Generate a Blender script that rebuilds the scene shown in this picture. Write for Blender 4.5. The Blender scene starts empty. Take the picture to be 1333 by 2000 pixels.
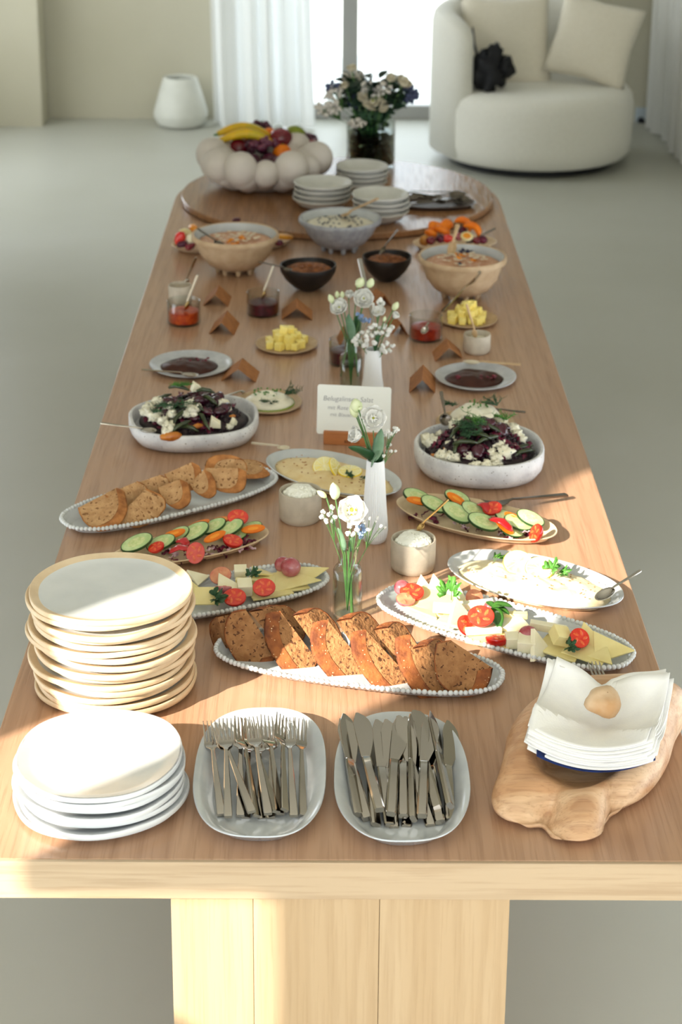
import bpy, bmesh, math, random
from math import sin, cos, pi, radians, atan2, hypot, sqrt, tan
from mathutils import Vector, Matrix, noise

rnd = random.Random(7)
SC = bpy.context.scene
COL = SC.collection
T = 0.75                                   # height of the table top
# ------------------------------------------------------------------ camera
YAW, PIT, ROLL, FPX, CY, CAMX = 0.00589, 0.3162, 0.00758, 3597.3, 625.0, -0.0207
CAM = Vector((CAMX, 0.0, T + 1.6))
_fw = Vector((sin(YAW) * cos(PIT), cos(YAW) * cos(PIT), -sin(PIT)))
_r = Vector((cos(YAW), -sin(YAW), 0)); _u = _r.cross(_fw)
_r2 = _r * cos(ROLL) + _u * sin(ROLL); _u2 = -_r * sin(ROLL) + _u * cos(ROLL)
cd = bpy.data.cameras.new('camera'); cam = bpy.data.objects.new('camera', cd); COL.objects.link(cam)
cam.matrix_world = Matrix(((_r2.x, _u2.x, -_fw.x, CAM.x), (_r2.y, _u2.y, -_fw.y, CAM.y), (_r2.z, _u2.z, -_fw.z, CAM.z), (0, 0, 0, 1)))
cd.sensor_fit = 'VERTICAL'; cd.sensor_height = 36; cd.sensor_width = 24
cd.lens = FPX / 2000 * 36; cd.shift_y = -(1000 - CY) / 2000
cd.clip_start = 0.05; cd.clip_end = 200
cd.dof.use_dof = True; cd.dof.focus_distance = 3.12; cd.dof.aperture_fstop = 6.0
SC.camera = cam
# ------------------------------------------------------------------ light
wd = bpy.data.worlds.new('daylight'); SC.world = wd; wd.use_nodes = True
bg = wd.node_tree.nodes['Background']
bg.inputs[0].default_value = (0.87, 0.94, 1.0, 1); bg.inputs[1].default_value = 4.15
AZ = radians(40.6); ELEV = radians(29)
sd = bpy.data.lights.new('sun', 'SUN'); sun = bpy.data.objects.new('sun', sd); COL.objects.link(sun)
sd.energy = 14.0; sd.color = (1.0, 0.90, 0.76); sd.angle = radians(0.6)
sdir = Vector((cos(AZ) * cos(ELEV), sin(AZ) * cos(ELEV), -sin(ELEV)))
sun.rotation_euler = sdir.to_track_quat('-Z', 'Y').to_euler()
sun.location = (-6, -5, 6)
def area(name, loc, target, sx, sy, e, col, portal=False):
    l = bpy.data.lights.new(name, 'AREA'); o = bpy.data.objects.new(name, l); COL.objects.link(o)
    l.shape = 'RECTANGLE'; l.size = sx; l.size_y = sy; l.energy = e; l.color = col
    o.location = loc; o.rotation_euler = (Vector(target) - Vector(loc)).to_track_quat('-Z', 'Y').to_euler()
    l.cycles.is_portal = portal
    return o
area('window_daylight_far', (0.06, 11.30, 1.3), (0.06, 0, 1.3), 1.6, 2.6, 1, (1, 1, 1), True)
area('window_daylight_near', (-0.1, -2.56, 1.55), (-0.1, 5, 1.55), 4.3, 2.9, 1, (1, 1, 1), True)
area('added_fill_side', (-2.42, -1.3, 1.35), (5, -1.3, 1.35), 2.5, 2.5, 1, (1, 1, 1), True)  # portal for the left opening added to brighten the near floor
area('added_fill_low', (-2.40, 3.05, .37), (5, 3.05, .37), 3.1, .65, 1, (1, 1, 1), True)  # portal for the low band added to lift the floor beside the table
area('added_fill_right', (2.24, 3.0, .57), (-5, 3.0, .57), 4.0, 1.05, 1, (1, 1, 1), True)  # portal for the added right opening, sky fill on the near floor
area('window_daylight_left', (-2.42, 9.5, 1.55), (5, 9.5, 1.55), 2.2, 2.5, 1, (1, 1, 1), True)
SC.view_settings.view_transform = 'Standard'; SC.view_settings.look = 'None'
SC.view_settings.gamma = 1; SC.view_settings.use_curve_mapping = False
SC.view_settings.exposure = 0.0
SC.cycles.use_denoising = True
SC.cycles.max_bounces = 10; SC.cycles.diffuse_bounces = 5; SC.cycles.transmission_bounces = 10; SC.cycles.transparent_max_bounces = 12
SC.cycles.caustics_reflective = False; SC.cycles.caustics_refractive = False
SC.cycles.sample_clamp_indirect = 6

# ------------------------------------------------------------------ where a thing of the photo stands in the room
def W(px, py, z=0.0):
    """the point at height z above the table top that the camera sees at a pixel"""
    d = _fw + _r2 * ((px - 666.5) / FPX) - _u2 * ((py - CY) / FPX)
    return CAM + d * ((T + z - CAM.z) / d.z)
def F(px, py, Y):
    d = _fw + _r2 * ((px - 666.5) / FPX) - _u2 * ((py - CY) / FPX)
    return CAM + d * ((Y - CAM.y) / d.y)
def ZAT(X, Y, py):
    k = -(py - CY) / FPX
    d0 = Vector((X, Y, T)) - CAM
    return (k * d0.dot(_fw) - d0.dot(_u2)) / (_u2.z - k * _fw.z)

# ------------------------------------------------------------------ materials
def lin(c):
    c = c / 255.0
    return c / 12.92 if c <= 0.04045 else ((c + 0.055) / 1.055) ** 2.4
def rgb(r, g, b): return (lin(r), lin(g), lin(b), 1)
MATS = {}
def mat(name, c1, rough=0.5, c2=None, scale=20, stretch=(1, 1, 1), bump=0.0, bscale=None, metal=0.0, trans=0.0, ior=1.45,
        sss=0.0, sssr=(1, .5, .3), spots=None, spot_scale=60, spot_size=0.25, coat=0.0, detail=4, lo=0.35, hi=0.65, spec=0.5, sheen=0, sss_scale=0.01, pits=False):
    if name in MATS: return MATS[name]
    m = bpy.data.materials.new(name); MATS[name] = m; m.use_nodes = True
    nt = m.node_tree; N = nt.nodes; L = nt.links; b = N['Principled BSDF']
    b.inputs['Roughness'].default_value = rough; b.inputs['Metallic'].default_value = metal
    b.inputs['Transmission Weight'].default_value = trans; b.inputs['IOR'].default_value = ior
    b.inputs['Coat Weight'].default_value = coat; b.inputs['Coat Roughness'].default_value = 0.12
    b.inputs['Specular IOR Level'].default_value = spec; b.inputs['Sheen Weight'].default_value = sheen
    if sss:
        b.inputs['Subsurface Weight'].default_value = sss; b.inputs['Subsurface Radius'].default_value = sssr
        b.inputs['Subsurface Scale'].default_value = sss_scale
    b.inputs['Base Color'].default_value = c1
    tc = N.new('ShaderNodeTexCoord'); mp = N.new('ShaderNodeMapping'); mp.inputs['Scale'].default_value = stretch
    L.new(tc.outputs['Object'], mp.inputs['Vector'])
    out = None
    if c2 is not None:
        nz = N.new('ShaderNodeTexNoise'); nz.inputs['Scale'].default_value = scale; nz.inputs['Detail'].default_value = detail
        L.new(mp.outputs[0], nz.inputs['Vector'])
        cr = N.new('ShaderNodeValToRGB'); cr.color_ramp.elements[0].position = lo; cr.color_ramp.elements[1].position = hi
        cr.color_ramp.elements[0].color = c1; cr.color_ramp.elements[1].color = c2
        L.new(nz.outputs['Fac'], cr.inputs[0]); out = cr.outputs[0]
    if spots is not None:
        vo = N.new('ShaderNodeTexVoronoi'); vo.inputs['Scale'].default_value = spot_scale
        L.new(mp.outputs[0], vo.inputs['Vector'])
        n2 = N.new('ShaderNodeTexNoise'); n2.inputs['Scale'].default_value = spot_scale * .35; L.new(mp.outputs[0], n2.inputs['Vector'])
        ml = N.new('ShaderNodeMath'); ml.operation = 'MULTIPLY'; ml.inputs[1].default_value = spot_size * 1.9
        L.new(n2.outputs['Fac'], ml.inputs[0])
        lt = N.new('ShaderNodeMath'); lt.operation = 'LESS_THAN'
        if pits:
            n2.inputs['Scale'].default_value = spot_scale; n2.inputs['Detail'].default_value = 1.5; n2.inputs['Distortion'].default_value = .4
            L.new(n2.outputs['Fac'], lt.inputs[0]); lt.inputs[1].default_value = spot_size
        else:
            L.new(vo.outputs['Distance'], lt.inputs[0]); L.new(ml.outputs[0], lt.inputs[1])
        mx = N.new('ShaderNodeMix'); mx.data_type = 'RGBA'
        L.new(lt.outputs[0], mx.inputs['Factor'])
        if out: L.new(out, mx.inputs['A'])
        else: mx.inputs['A'].default_value = c1
        mx.inputs['B'].default_value = spots; out = mx.outputs['Result']
    if out: L.new(out, b.inputs['Base Color'])
    if bump:
        nb = N.new('ShaderNodeTexNoise'); nb.inputs['Scale'].default_value = bscale or scale; nb.inputs['Detail'].default_value = 5
        L.new(mp.outputs[0], nb.inputs['Vector'])
        bp = N.new('ShaderNodeBump'); bp.inputs['Strength'].default_value = 1; bp.inputs['Distance'].default_value = bump
        L.new(nb.outputs['Fac'], bp.inputs['Height']); L.new(bp.outputs[0], b.inputs['Normal'])
    return m
def wood(name, base, dark, light, axis=1, freq=1.0, rough=0.42, bump=0.0003, pore=0.55, spec=0.5):
    """wood grain that runs along one axis: broad figure, fine streaks and short pores"""
    if name in MATS: return MATS[name]
    m = bpy.data.materials.new(name); MATS[name] = m; m.use_nodes = True
    nt = m.node_tree; N = nt.nodes; L = nt.links; b = N['Principled BSDF']; b.inputs['Roughness'].default_value = rough
    b.inputs['Specular IOR Level'].default_value = spec
    tc = N.new('ShaderNodeTexCoord')
    def nz(cross, along, detail=3, dist=0.0):
        mp = N.new('ShaderNodeMapping'); s = [cross * freq] * 3; s[axis] = along * freq
        mp.inputs['Scale'].default_value = s; L.new(tc.outputs['Object'], mp.inputs['Vector'])
        n = N.new('ShaderNodeTexNoise'); n.inputs['Scale'].default_value = 1; n.inputs['Detail'].default_value = detail
        n.inputs['Distortion'].default_value = dist
        L.new(mp.outputs[0], n.inputs['Vector']); return n.outputs['Fac']
    def ramp(src, c1, c2, lo, hi):
        cr = N.new('ShaderNodeValToRGB'); e = cr.color_ramp.elements; e[0].position = lo; e[1].position = hi; e[0].color = c1; e[1].color = c2
        L.new(src, cr.inputs[0]); return cr.outputs[0]
    def mix(fac, a, c):
        mx = N.new('ShaderNodeMix'); mx.data_type = 'RGBA'
        if isinstance(fac, float): mx.inputs['Factor'].default_value = fac
        else: L.new(fac, mx.inputs['Factor'])
        L.new(a, mx.inputs['A'])
        if isinstance(c, tuple): mx.inputs['B'].default_value = c
        else: L.new(c, mx.inputs['B'])
        return mx.outputs['Result']
    broad = ramp(nz(9, .9, 3, 1.2), base, light, .4, .64)
    # figure: rings of a wave pulled along the grain
    mp = N.new('ShaderNodeMapping'); s = [5.5 * freq] * 3; s[axis] = .55 * freq; mp.inputs['Scale'].default_value = s
    L.new(tc.outputs['Object'], mp.inputs['Vector'])
    wv = N.new('ShaderNodeTexWave'); wv.wave_type = 'BANDS'; wv.bands_direction = 'X' if axis != 0 else 'Z'
    wv.inputs['Scale'].default_value = 1.6; wv.inputs['Distortion'].default_value = 9; wv.inputs['Detail'].default_value = 3; wv.inputs['Detail Scale'].default_value = 1.2
    L.new(mp.outputs[0], wv.inputs['Vector'])
    fig = ramp(wv.outputs['Fac'], (0, 0, 0, 1), (1, 1, 1, 1), .62, .98)
    f2 = N.new('ShaderNodeMath'); f2.operation = 'MULTIPLY'; f2.inputs[1].default_value = .22; L.new(fig, f2.inputs[0])
    c = mix(f2.outputs[0], broad, dark)
    st = ramp(nz(190, 7, 3), (0, 0, 0, 1), (1, 1, 1, 1), .5, .68)
    f3 = N.new('ShaderNodeMath'); f3.operation = 'MULTIPLY'; f3.inputs[1].default_value = pore; L.new(st, f3.inputs[0])
    c = mix(f3.outputs[0], c, dark)
    L.new(c, b.inputs['Base Color'])
    bp = N.new('ShaderNodeBump'); bp.inputs['Distance'].default_value = bump; bp.invert = True
    L.new(st, bp.inputs['Height']); L.new(bp.outputs[0], b.inputs['Normal'])
    return m

# ------------------------------------------------------------------ building blocks
def tag(o, label=None, cat=None, group=None, kind=None):
    if label: o['label'] = label
    if cat: o['category'] = cat
    if group: o['group'] = group
    if kind: o['kind'] = kind
    return o
def thing(name, label, cat, loc, rz=0, group=None):
    o = bpy.data.objects.new(name, None); COL.objects.link(o); o.empty_display_size = .03
    o.location = loc; o.rotation_euler = (0, 0, rz)
    return tag(o, label, cat, group)
def dup(root, parent=None):
    c = root.copy(); COL.objects.link(c)
    if parent: c.parent = parent
    for ch in list(root.children): dup(ch, c)
    return c
def frame(o, A, B, up=Vector((0, 0, 1))):
    """stand o at A with its X axis pointing at B"""
    A = Vector(A); B = Vector(B); x = (B - A).normalized(); y = Vector(up).cross(x)
    if y.length < 1e-4: y = Vector((0, 1, 0)).cross(x)
    y.normalize(); z = x.cross(y)
    o.matrix_world = Matrix(((x.x, y.x, z.x, A.x), (x.y, y.y, z.y, A.y), (x.z, y.z, z.z, A.z), (0, 0, 0, 1)))
    return o
def ang(o, loc, rx=0, ry=0, rz=0, s=1):
    o.location = loc; o.rotation_euler = (rx, ry, rz)
    o.scale = (s, s, s) if not isinstance(s, tuple) else s
    return o
class MB:
    def __init__(s): s.v = []; s.f = []; s.m = []
    def add(s, vs, fs, mi=0, M=None):
        o = len(s.v)
        s.v += [tuple(M @ Vector(p)) if M else tuple(p) for p in vs]
        s.f += [tuple(i + o for i in f) for f in fs]; s.m += [mi] * len(fs) if isinstance(mi, int) else mi
        return s
    def box(s, c, d, mi=0, M=None):
        x, y, z = d[0] / 2, d[1] / 2, d[2] / 2
        vs = [(c[0] + i * x, c[1] + j * y, c[2] + k * z) for k in (-1, 1) for j in (-1, 1) for i in (-1, 1)]
        return s.add(vs, [(0, 2, 3, 1), (4, 5, 7, 6), (0, 1, 5, 4), (2, 6, 7, 3), (0, 4, 6, 2), (1, 3, 7, 5)], mi, M)
    def loft(s, rings, mi=0, cap0=True, cap1=True, M=None):
        n = len(rings[0]); vs = [p for r in rings for p in r]; fs = []; ms = []
        for k in range(len(rings) - 1):
            for i in range(n):
                j = (i + 1) % n
                fs.append((k * n + i, k * n + j, (k + 1) * n + j, (k + 1) * n + i)); ms.append(mi if isinstance(mi, int) else mi[k])
        if cap0: fs.append(tuple(reversed(range(n)))); ms.append(mi if isinstance(mi, int) else mi[0])
        if cap1: fs.append(tuple(range((len(rings) - 1) * n, len(rings) * n))); ms.append(mi if isinstance(mi, int) else mi[-1])
        return s.add(vs, fs, ms, M)
    def tube(s, pts, rad, n=8, mi=0, flat=1.0, M=None):
        """round (or flattened) tube along points; rad a number or a list"""
        pts = [Vector(p) for p in pts]; R = rad if isinstance(rad, (list, tuple)) else [rad] * len(pts)
        rings = []; up = None
        for i, p in enumerate(pts):
            t = (pts[min(i + 1, len(pts) - 1)] - pts[max(i - 1, 0)]).normalized()
            if up is None:
                up = Vector((0, 0, 1)) if abs(t.z) < .9 else Vector((0, 1, 0))
            a = up.cross(t)
            if a.length < 1e-5: a = Vector((1, 0, 0))
            a.normalize(); b = t.cross(a).normalized(); up = b
            rings.append([tuple(p + a * (cos(2 * pi * k / n) * R[i]) + b * (sin(2 * pi * k / n) * R[i] * flat)) for k in range(n)])
        return s.loft(rings, mi, True, True, M)
    def bar(s, secs, mi=0, M=None, rd=.35):
        """flat bar along X: sections (x, y, z, width, thickness) with softened corners"""
        rings = []
        for x, y, z, w, t in secs:
            hw, ht = w / 2, t / 2; c = min(hw, ht) * rd * 2 * .5
            q = [(hw, -ht + c), (hw, ht - c), (hw - c, ht), (-hw + c, ht), (-hw, ht - c), (-hw, -ht + c), (-hw + c, -ht), (hw - c, -ht)]
            rings.append([(x, y + a, z + b) for a, b in q])
        return s.loft(rings, mi, True, True, M)
    def sph(s, c, r, seg=12, rg=8, mi=0, M=None, nz=0.0, nf=8.0, sd=0.0, e=1.0):
        r = (r, r, r) if not isinstance(r, (tuple, list)) else r
        rings = []
        for k in range(1, rg):
            ph = -pi / 2 + pi * k / rg; ring = []
            for i in range(seg):
                th = 2 * pi * i / seg
                d = Vector((cos(ph) * cos(th), cos(ph) * sin(th), sin(ph)))
                if e != 1.0: d = Vector([abs(q) ** e * (1 if q >= 0 else -1) for q in d])
                w = 1 + (nz * noise.noise(d * nf * .25 + Vector((sd, sd * 2, 0))) if nz else 0)
                ring.append((c[0] + d.x * r[0] * w, c[1] + d.y * r[1] * w, c[2] + d.z * r[2] * w))
            rings.append(ring)
        n = seg; vs = [p for q in rings for p in q]; vs.append((c[0], c[1], c[2] - r[2])); vs.append((c[0], c[1], c[2] + r[2]))
        b, t = len(vs) - 2, len(vs) - 1; fs = []
        for k in range(len(rings) - 1):
            for i in range(n):
                j = (i + 1) % n; fs.append((k * n + i, k * n + j, (k + 1) * n + j, (k + 1) * n + i))
        for i in range(n):
            j = (i + 1) % n; fs.append((b, j, i)); fs.append((t, (len(rings) - 1) * n + i, (len(rings) - 1) * n + j))
        return s.add(vs, fs, mi, M)
    def build(s, name, mats, parent=None, loc=None, smooth=True, bevel=0, seg=2, solid=0, sub=0, rot=None, sharp=40):
        me = bpy.data.meshes.new(name); me.from_pydata(s.v, [], s.f)
        mats = mats if isinstance(mats, (list, tuple)) else [mats]
        for q in mats: me.materials.append(q)
        me.polygons.foreach_set('material_index', s.m)
        bm = bmesh.new(); bm.from_mesh(me); bmesh.ops.recalc_face_normals(bm, faces=bm.faces); bm.to_mesh(me); bm.free()
        if smooth:
            me.polygons.foreach_set('use_smooth', [True] * len(me.polygons))
            if sharp < 180: me.set_sharp_from_angle(angle=radians(sharp))
        o = bpy.data.objects.new(name, me); COL.objects.link(o)
        if parent: o.parent = parent
        if loc is not None: o.location = loc
        if rot is not None: o.rotation_euler = rot
        if solid:
            q = o.modifiers.new('thickness', 'SOLIDIFY'); q.thickness = solid; q.offset = 0
        if bevel:
            q = o.modifiers.new('edges', 'BEVEL'); q.width = bevel; q.segments = seg; q.limit_method = 'ANGLE'
        if sub:
            q = o.modifiers.new('smooth', 'SUBSURF'); q.levels = sub; q.render_levels = sub
        return o
def outline(a, b, e=2.0, n=64, wob=0.0, sd=0):
    r = random.Random(sd); ph = [r.uniform(0, 6.28) for _ in range(4)]
    def f(ins, z):
        out = []
        for i in range(n):
            th = 2 * pi * i / n; c, s_ = cos(th), sin(th)
            w = 1 + wob * (sin(2 * th + ph[0]) + .7 * sin(3 * th + ph[1]) + .4 * sin(7 * th + ph[2]))
            aa, bb = max(a - ins, .0005) * w, max(b - ins, .0005) * w
            dz = wob * .08 * sin(2 * th + ph[3])
            out.append((math.copysign(abs(c) ** (2 / e), c) * aa, math.copysign(abs(s_) ** (2 / e), s_) * bb, z + dz))
        return out
    return f
def dish(name, a, b, prof, mats, parent=None, loc=None, e=2.0, n=64, wob=0.0, sd=0, rz=0.0, **k):
    """pottery: profile of (inset from the rim outline, z[, material]) from the middle of the underside round to the middle of the inside"""
    f = outline(a, b, e, n, wob, sd)
    rings = [f(p[0], p[1]) for p in prof]; mi = [(p[2] if len(p) > 2 else 0) for p in prof]
    mb = MB().loft(rings, mi)
    mb.m = mb.m[:-2] + [mi[0], mi[-1]]
    return mb.build(name, mats, parent, loc, rot=(0, 0, rz), **k)
def mound(a, b, h, e=2.0, n=48, rg=12, amp=.004, freq=25, sd=0, pw=4, sink=.004):
    """a spread or heap of food: domed surface with waves, closed underneath"""
    mb = MB(); rings = []
    for k in range(rg + 1):
        t = 1 - k / rg * .999; ring = []
        for i in range(n):
            th = 2 * pi * i / n; c, s_ = cos(th), sin(th)
            x = math.copysign(abs(c) ** (2 / e), c) * a * t; y = math.copysign(abs(s_) ** (2 / e), s_) * b * t
            q = noise.noise(Vector((x * freq, y * freq, sd))) + .5 * noise.noise(Vector((x * freq * 2.3, y * freq * 2.3, sd + 5)))
            ed = min(1, (1 - t) * 5)
            z = h * (1 - t ** pw) + amp * q * ed
            if k == 0: z = 0; x *= 1 + .03 * q; y *= 1 + .03 * q
            ring.append((x, y, z))
        rings.append(ring)
    rings.insert(0, [(p[0] * .97, p[1] * .97, -sink) for p in rings[0]])
    return mb.loft(rings)
def nugget(r, sd, el=(1, 1, 1), nz=.35, seg=8, rg=6, nf=7):
    return MB().sph((0, 0, 0), (r * el[0], r * el[1], r * el[2]), seg, rg, nz=nz, nf=nf, sd=sd)
def text(body, size, mats, parent, loc, rot, name='lettering', shear=0.0, off=0.0, ext=0.0002):
    cu = bpy.data.curves.new(name, 'FONT'); cu.body = body; cu.size = size; cu.extrude = ext; cu.shear = shear; cu.offset = off
    cu.align_x = 'LEFT'; t = bpy.data.objects.new(name, cu); COL.objects.link(t)
    bpy.context.view_layer.update()
    me = bpy.data.meshes.new_from_object(t.evaluated_get(bpy.context.evaluated_depsgraph_get()))
    bpy.data.objects.remove(t); me.materials.clear(); me.materials.append(mats)
    o = bpy.data.objects.new(name, me); COL.objects.link(o); o.parent = parent; o.location = loc; o.rotation_euler = rot
    return o
ORD = ['first', 'second', 'third', 'fourth', 'fifth', 'sixth', 'seventh', 'eighth', 'ninth', 'tenth', 'eleventh', 'twelfth', 'thirteenth', 'fourteenth', 'fifteenth', 'sixteenth', 'seventeenth', 'eighteenth']

# palette
M_TOP = wood('tabletop_veneer', rgb(178, 140, 112), rgb(146, 110, 84), rgb(187, 150, 122), 1, 1.0, .27, .0002, .38)
M_EDGE = wood('oak_edge', rgb(182, 159, 131), rgb(150, 122, 92), rgb(190, 168, 140), 0, .8, .5, .0002, .35)
M_LEG = wood('oak_leg', rgb(178, 151, 117), rgb(160, 132, 98), rgb(184, 159, 127), 2, 1.0, .5, .0002, .3)
M_TURN = wood('turntable_veneer', rgb(152, 110, 76), rgb(118, 80, 52), rgb(166, 122, 86), 1, 1.0, .2, .0002, .5)
M_WHITE = mat('white_glaze', rgb(216, 219, 221), .22, rgb(207, 211, 214), 12, bump=.0006, bscale=30, coat=.3)
M_GREYG = mat('grey_glaze', rgb(200, 204, 208), .18, rgb(184, 189, 194), 14, bump=.0006, bscale=25, coat=.4)
M_RIMG = mat('rim_grey', rgb(168, 170, 176), .35, rgb(196, 198, 202), 60)
M_BEIGE = mat('beige_stoneware', rgb(226, 204, 172), .5, rgb(214, 189, 154), 25, bump=.0008, bscale=60)
M_SAND = mat('sand_stoneware', rgb(198, 172, 140), .6, rgb(180, 152, 120), 30, spots=rgb(150, 120, 85), spot_scale=260, spot_size=.12, bump=.0006, bscale=90)
M_CUP = mat('cup_stoneware', rgb(200, 190, 174), .6, rgb(182, 172, 156), 35, bump=.0006, bscale=90, spots=rgb(168, 156, 138), spot_scale=420, spot_size=.14)
M_ROUGH = mat('rough_white_stoneware', rgb(222, 222, 224), .55, rgb(196, 196, 200), 26, bump=.003, bscale=45, spots=rgb(128, 122, 118), spot_scale=110, spot_size=.14)
M_SPECK = mat('speckled_grey', rgb(170, 172, 178), .6, rgb(146, 148, 156), 60, spots=rgb(96, 98, 106), spot_scale=330, spot_size=.2, bump=.0012, bscale=120)
M_STEEL = mat('steel', rgb(186, 180, 172), .10, metal=1.0)
M_STEELD = mat('dark_steel', rgb(120, 112, 104), .25, metal=1.0)
M_GOLD = mat('brass', rgb(190, 158, 104), .25, metal=1.0)
M_BONE = mat('bone', rgb(226, 216, 196), .4, rgb(208, 196, 172), 40)
M_SPOONW = mat('pale_wood', rgb(206, 178, 140), .55, rgb(186, 154, 114), 30, (1, 8, 8))
def thin(name, tint, fr=1.45, gl=1.0):
    """clear glass as a thin shell: lets light straight through and mirrors more towards grazing angles"""
    m = bpy.data.materials.new(name); m.use_nodes = True; n = m.node_tree; n.nodes.clear()
    o = n.nodes.new('ShaderNodeOutputMaterial'); t = n.nodes.new('ShaderNodeBsdfTransparent'); g = n.nodes.new('ShaderNodeBsdfGlossy'); x = n.nodes.new('ShaderNodeMixShader'); f = n.nodes.new('ShaderNodeLayerWeight')
    mc = n.nodes.new('ShaderNodeMix'); mc.data_type = 'RGBA'; mc.inputs['A'].default_value = tint; mc.inputs['B'].default_value = tuple(c * .62 for c in tint[:3]) + (1,)
    e_ = n.nodes.new('ShaderNodeMath'); e_.operation = 'POWER'; e_.inputs[1].default_value = 3.0
    g.inputs['Roughness'].default_value = .03; f.inputs[0].default_value = fr - 1
    ml = n.nodes.new('ShaderNodeMath'); ml.operation = 'MULTIPLY'; ml.inputs[1].default_value = gl
    pw = n.nodes.new('ShaderNodeMath'); pw.operation = 'POWER'; pw.inputs[1].default_value = 1.6; n.links.new(f.outputs['Facing'], pw.inputs[0]); n.links.new(f.outputs['Facing'], e_.inputs[0]); n.links.new(e_.outputs[0], mc.inputs['Factor']); n.links.new(mc.outputs['Result'], t.inputs[0]); n.links.new(pw.outputs[0], ml.inputs[0]); n.links.new(ml.outputs[0], x.inputs[0]); n.links.new(t.outputs[0], x.inputs[1]); n.links.new(g.outputs[0], x.inputs[2]); n.links.new(x.outputs[0], o.inputs[0])
    MATS[name] = m; return m
M_GLASS = thin('clear_glass', (.93, .955, .95, 1), 1.34, .8)
M_WATER = thin('water', (.90, .93, .90, 1), 1.25, .8)
M_COCO = mat('coconut_shell', rgb(34, 28, 27), .42, rgb(18, 14, 14), 30, bump=.001, bscale=60)
M_KRAFT = mat('kraft_leather', rgb(170, 112, 64), .75, rgb(152, 97, 54), 60, bump=.0003, bscale=300)
M_CRUST = mat('bread_crust', rgb(160, 94, 46), .8, rgb(108, 56, 28), 45, bump=.003, bscale=110, spots=rgb(222, 194, 150), spot_scale=150, spot_size=.13)
M_CRUMB = mat('bread_crumb', rgb(170, 122, 78), .9, rgb(140, 94, 56), 60, bump=.005, bscale=150, spots=rgb(92, 56, 32), spot_scale=130, spot_size=.375, pits=True)
M_CRUMBL = mat('light_bread_crumb', rgb(206, 164, 118), .9, rgb(182, 138, 94), 60, bump=.004, bscale=150, spots=rgb(136, 94, 58), spot_scale=135, spot_size=.37, pits=True)
M_CRUSTL = mat('light_bread_crust', rgb(196, 132, 74), .8, rgb(146, 90, 46), 45, bump=.0025, bscale=110)
M_CUKE = mat('cucumber_flesh', rgb(206, 222, 168), .3, rgb(178, 204, 140), 70, sss=.15)
M_CUKEC = mat('cucumber_core', rgb(190, 208, 140), .25, rgb(220, 226, 170), 160)
M_PEEL = mat('cucumber_peel', rgb(30, 62, 30), .35, rgb(52, 86, 44), 60)
M_TOM = mat('tomato_skin', rgb(206, 34, 22), .14, rgb(186, 24, 20), 20, coat=.4, sss=.1)
M_TOMF = mat('tomato_flesh', rgb(222, 66, 42), .2, rgb(206, 44, 30), 90, coat=.5)
M_TOMG = mat('tomato_seeds', rgb(236, 116, 62), .2, rgb(222, 84, 44), 300, coat=.5)
M_CARR = mat('carrot', rgb(238, 132, 26), .4, rgb(228, 112, 18), 40)
M_RADI = mat('radicchio', rgb(116, 22, 56), .35, rgb(72, 12, 38), 70)
M_RADW = mat('radicchio_rib', rgb(226, 204, 210), .4, rgb(206, 160, 176), 60)
M_CHEESE = mat('cheese', rgb(236, 222, 162), .45, rgb(228, 212, 148), 30, sss=.15, sssr=(1, .8, .4))
M_CHEESEW = mat('pale_cheese', rgb(240, 234, 208), .5, rgb(232, 224, 190), 30, sss=.15, sssr=(1, .8, .5))
M_BUTTER = mat('butter', rgb(250, 232, 146), .4, rgb(246, 222, 122), 30, sss=.2, sssr=(1, .8, .3))
M_BLUE = mat('blue_cheese', rgb(246, 241, 222), .7, rgb(238, 232, 206), 60, bump=.003, bscale=220, spots=rgb(96, 124, 116), spot_scale=160, spot_size=.17)
M_GREEN = mat('parsley_green', rgb(58, 112, 40), .5, rgb(84, 140, 56), 60)
M_DGREEN = mat('dark_leaf', rgb(34, 70, 42), .4, rgb(52, 92, 56), 30)
M_STEM = mat('stem_green', rgb(70, 108, 58), .5, rgb(94, 130, 72), 30)
M_SAGE = mat('sage_leaf', rgb(120, 150, 122), .5, rgb(86, 122, 92), 20)
M_BEAN = mat('green_bean', rgb(60, 72, 36), .3, rgb(44, 54, 30), 40, coat=.3)
M_PETAL = mat('white_petal', rgb(228, 227, 222), .6, rgb(220, 219, 211), 20, sss=.15, sssr=(1, 1, .8))
M_BUD = mat('green_bud', rgb(216, 220, 186), .5, rgb(186, 200, 146), 30)
M_YEL = mat('pistil', rgb(206, 196, 60), .6, rgb(150, 168, 50), 200)
M_BLUEF = mat('blue_blossom', rgb(150, 172, 206), .6, rgb(116, 140, 182), 60)
M_HUM = mat('hummus', rgb(238, 216, 168), .55, rgb(228, 200, 146), 50, bump=.001, bscale=110, spots=rgb(200, 146, 90), spot_scale=240, spot_size=.05)
M_HUMP = mat('pale_hummus', rgb(240, 228, 196), .55, rgb(232, 214, 172), 50, bump=.001, bscale=110, spots=rgb(208, 166, 110), spot_scale=240, spot_size=.04)
M_CREAM = mat('cream', rgb(242, 238, 222), .4, rgb(236, 230, 208), 20, coat=.2)
M_CURD = mat('cottage_curd', rgb(246, 246, 238), .4, rgb(238, 238, 226), 40, coat=.2)
M_LEMON = mat('lemon_rind', rgb(240, 212, 66), .4)
M_LEMF = mat('lemon_flesh', rgb(244, 226, 130), .2, rgb(246, 238, 180), 60, coat=.4)
M_CHOC = mat('chocolate_cream', rgb(72, 36, 26), .42, rgb(56, 26, 20), 20, spec=.3)
M_BERRY = mat('dried_berry', rgb(124, 24, 52), .4, rgb(88, 14, 36), 60)
M_ORANGE = mat('orange_peel', rgb(242, 132, 12), .4, rgb(234, 116, 8), 30, bump=.0006, bscale=140)
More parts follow.
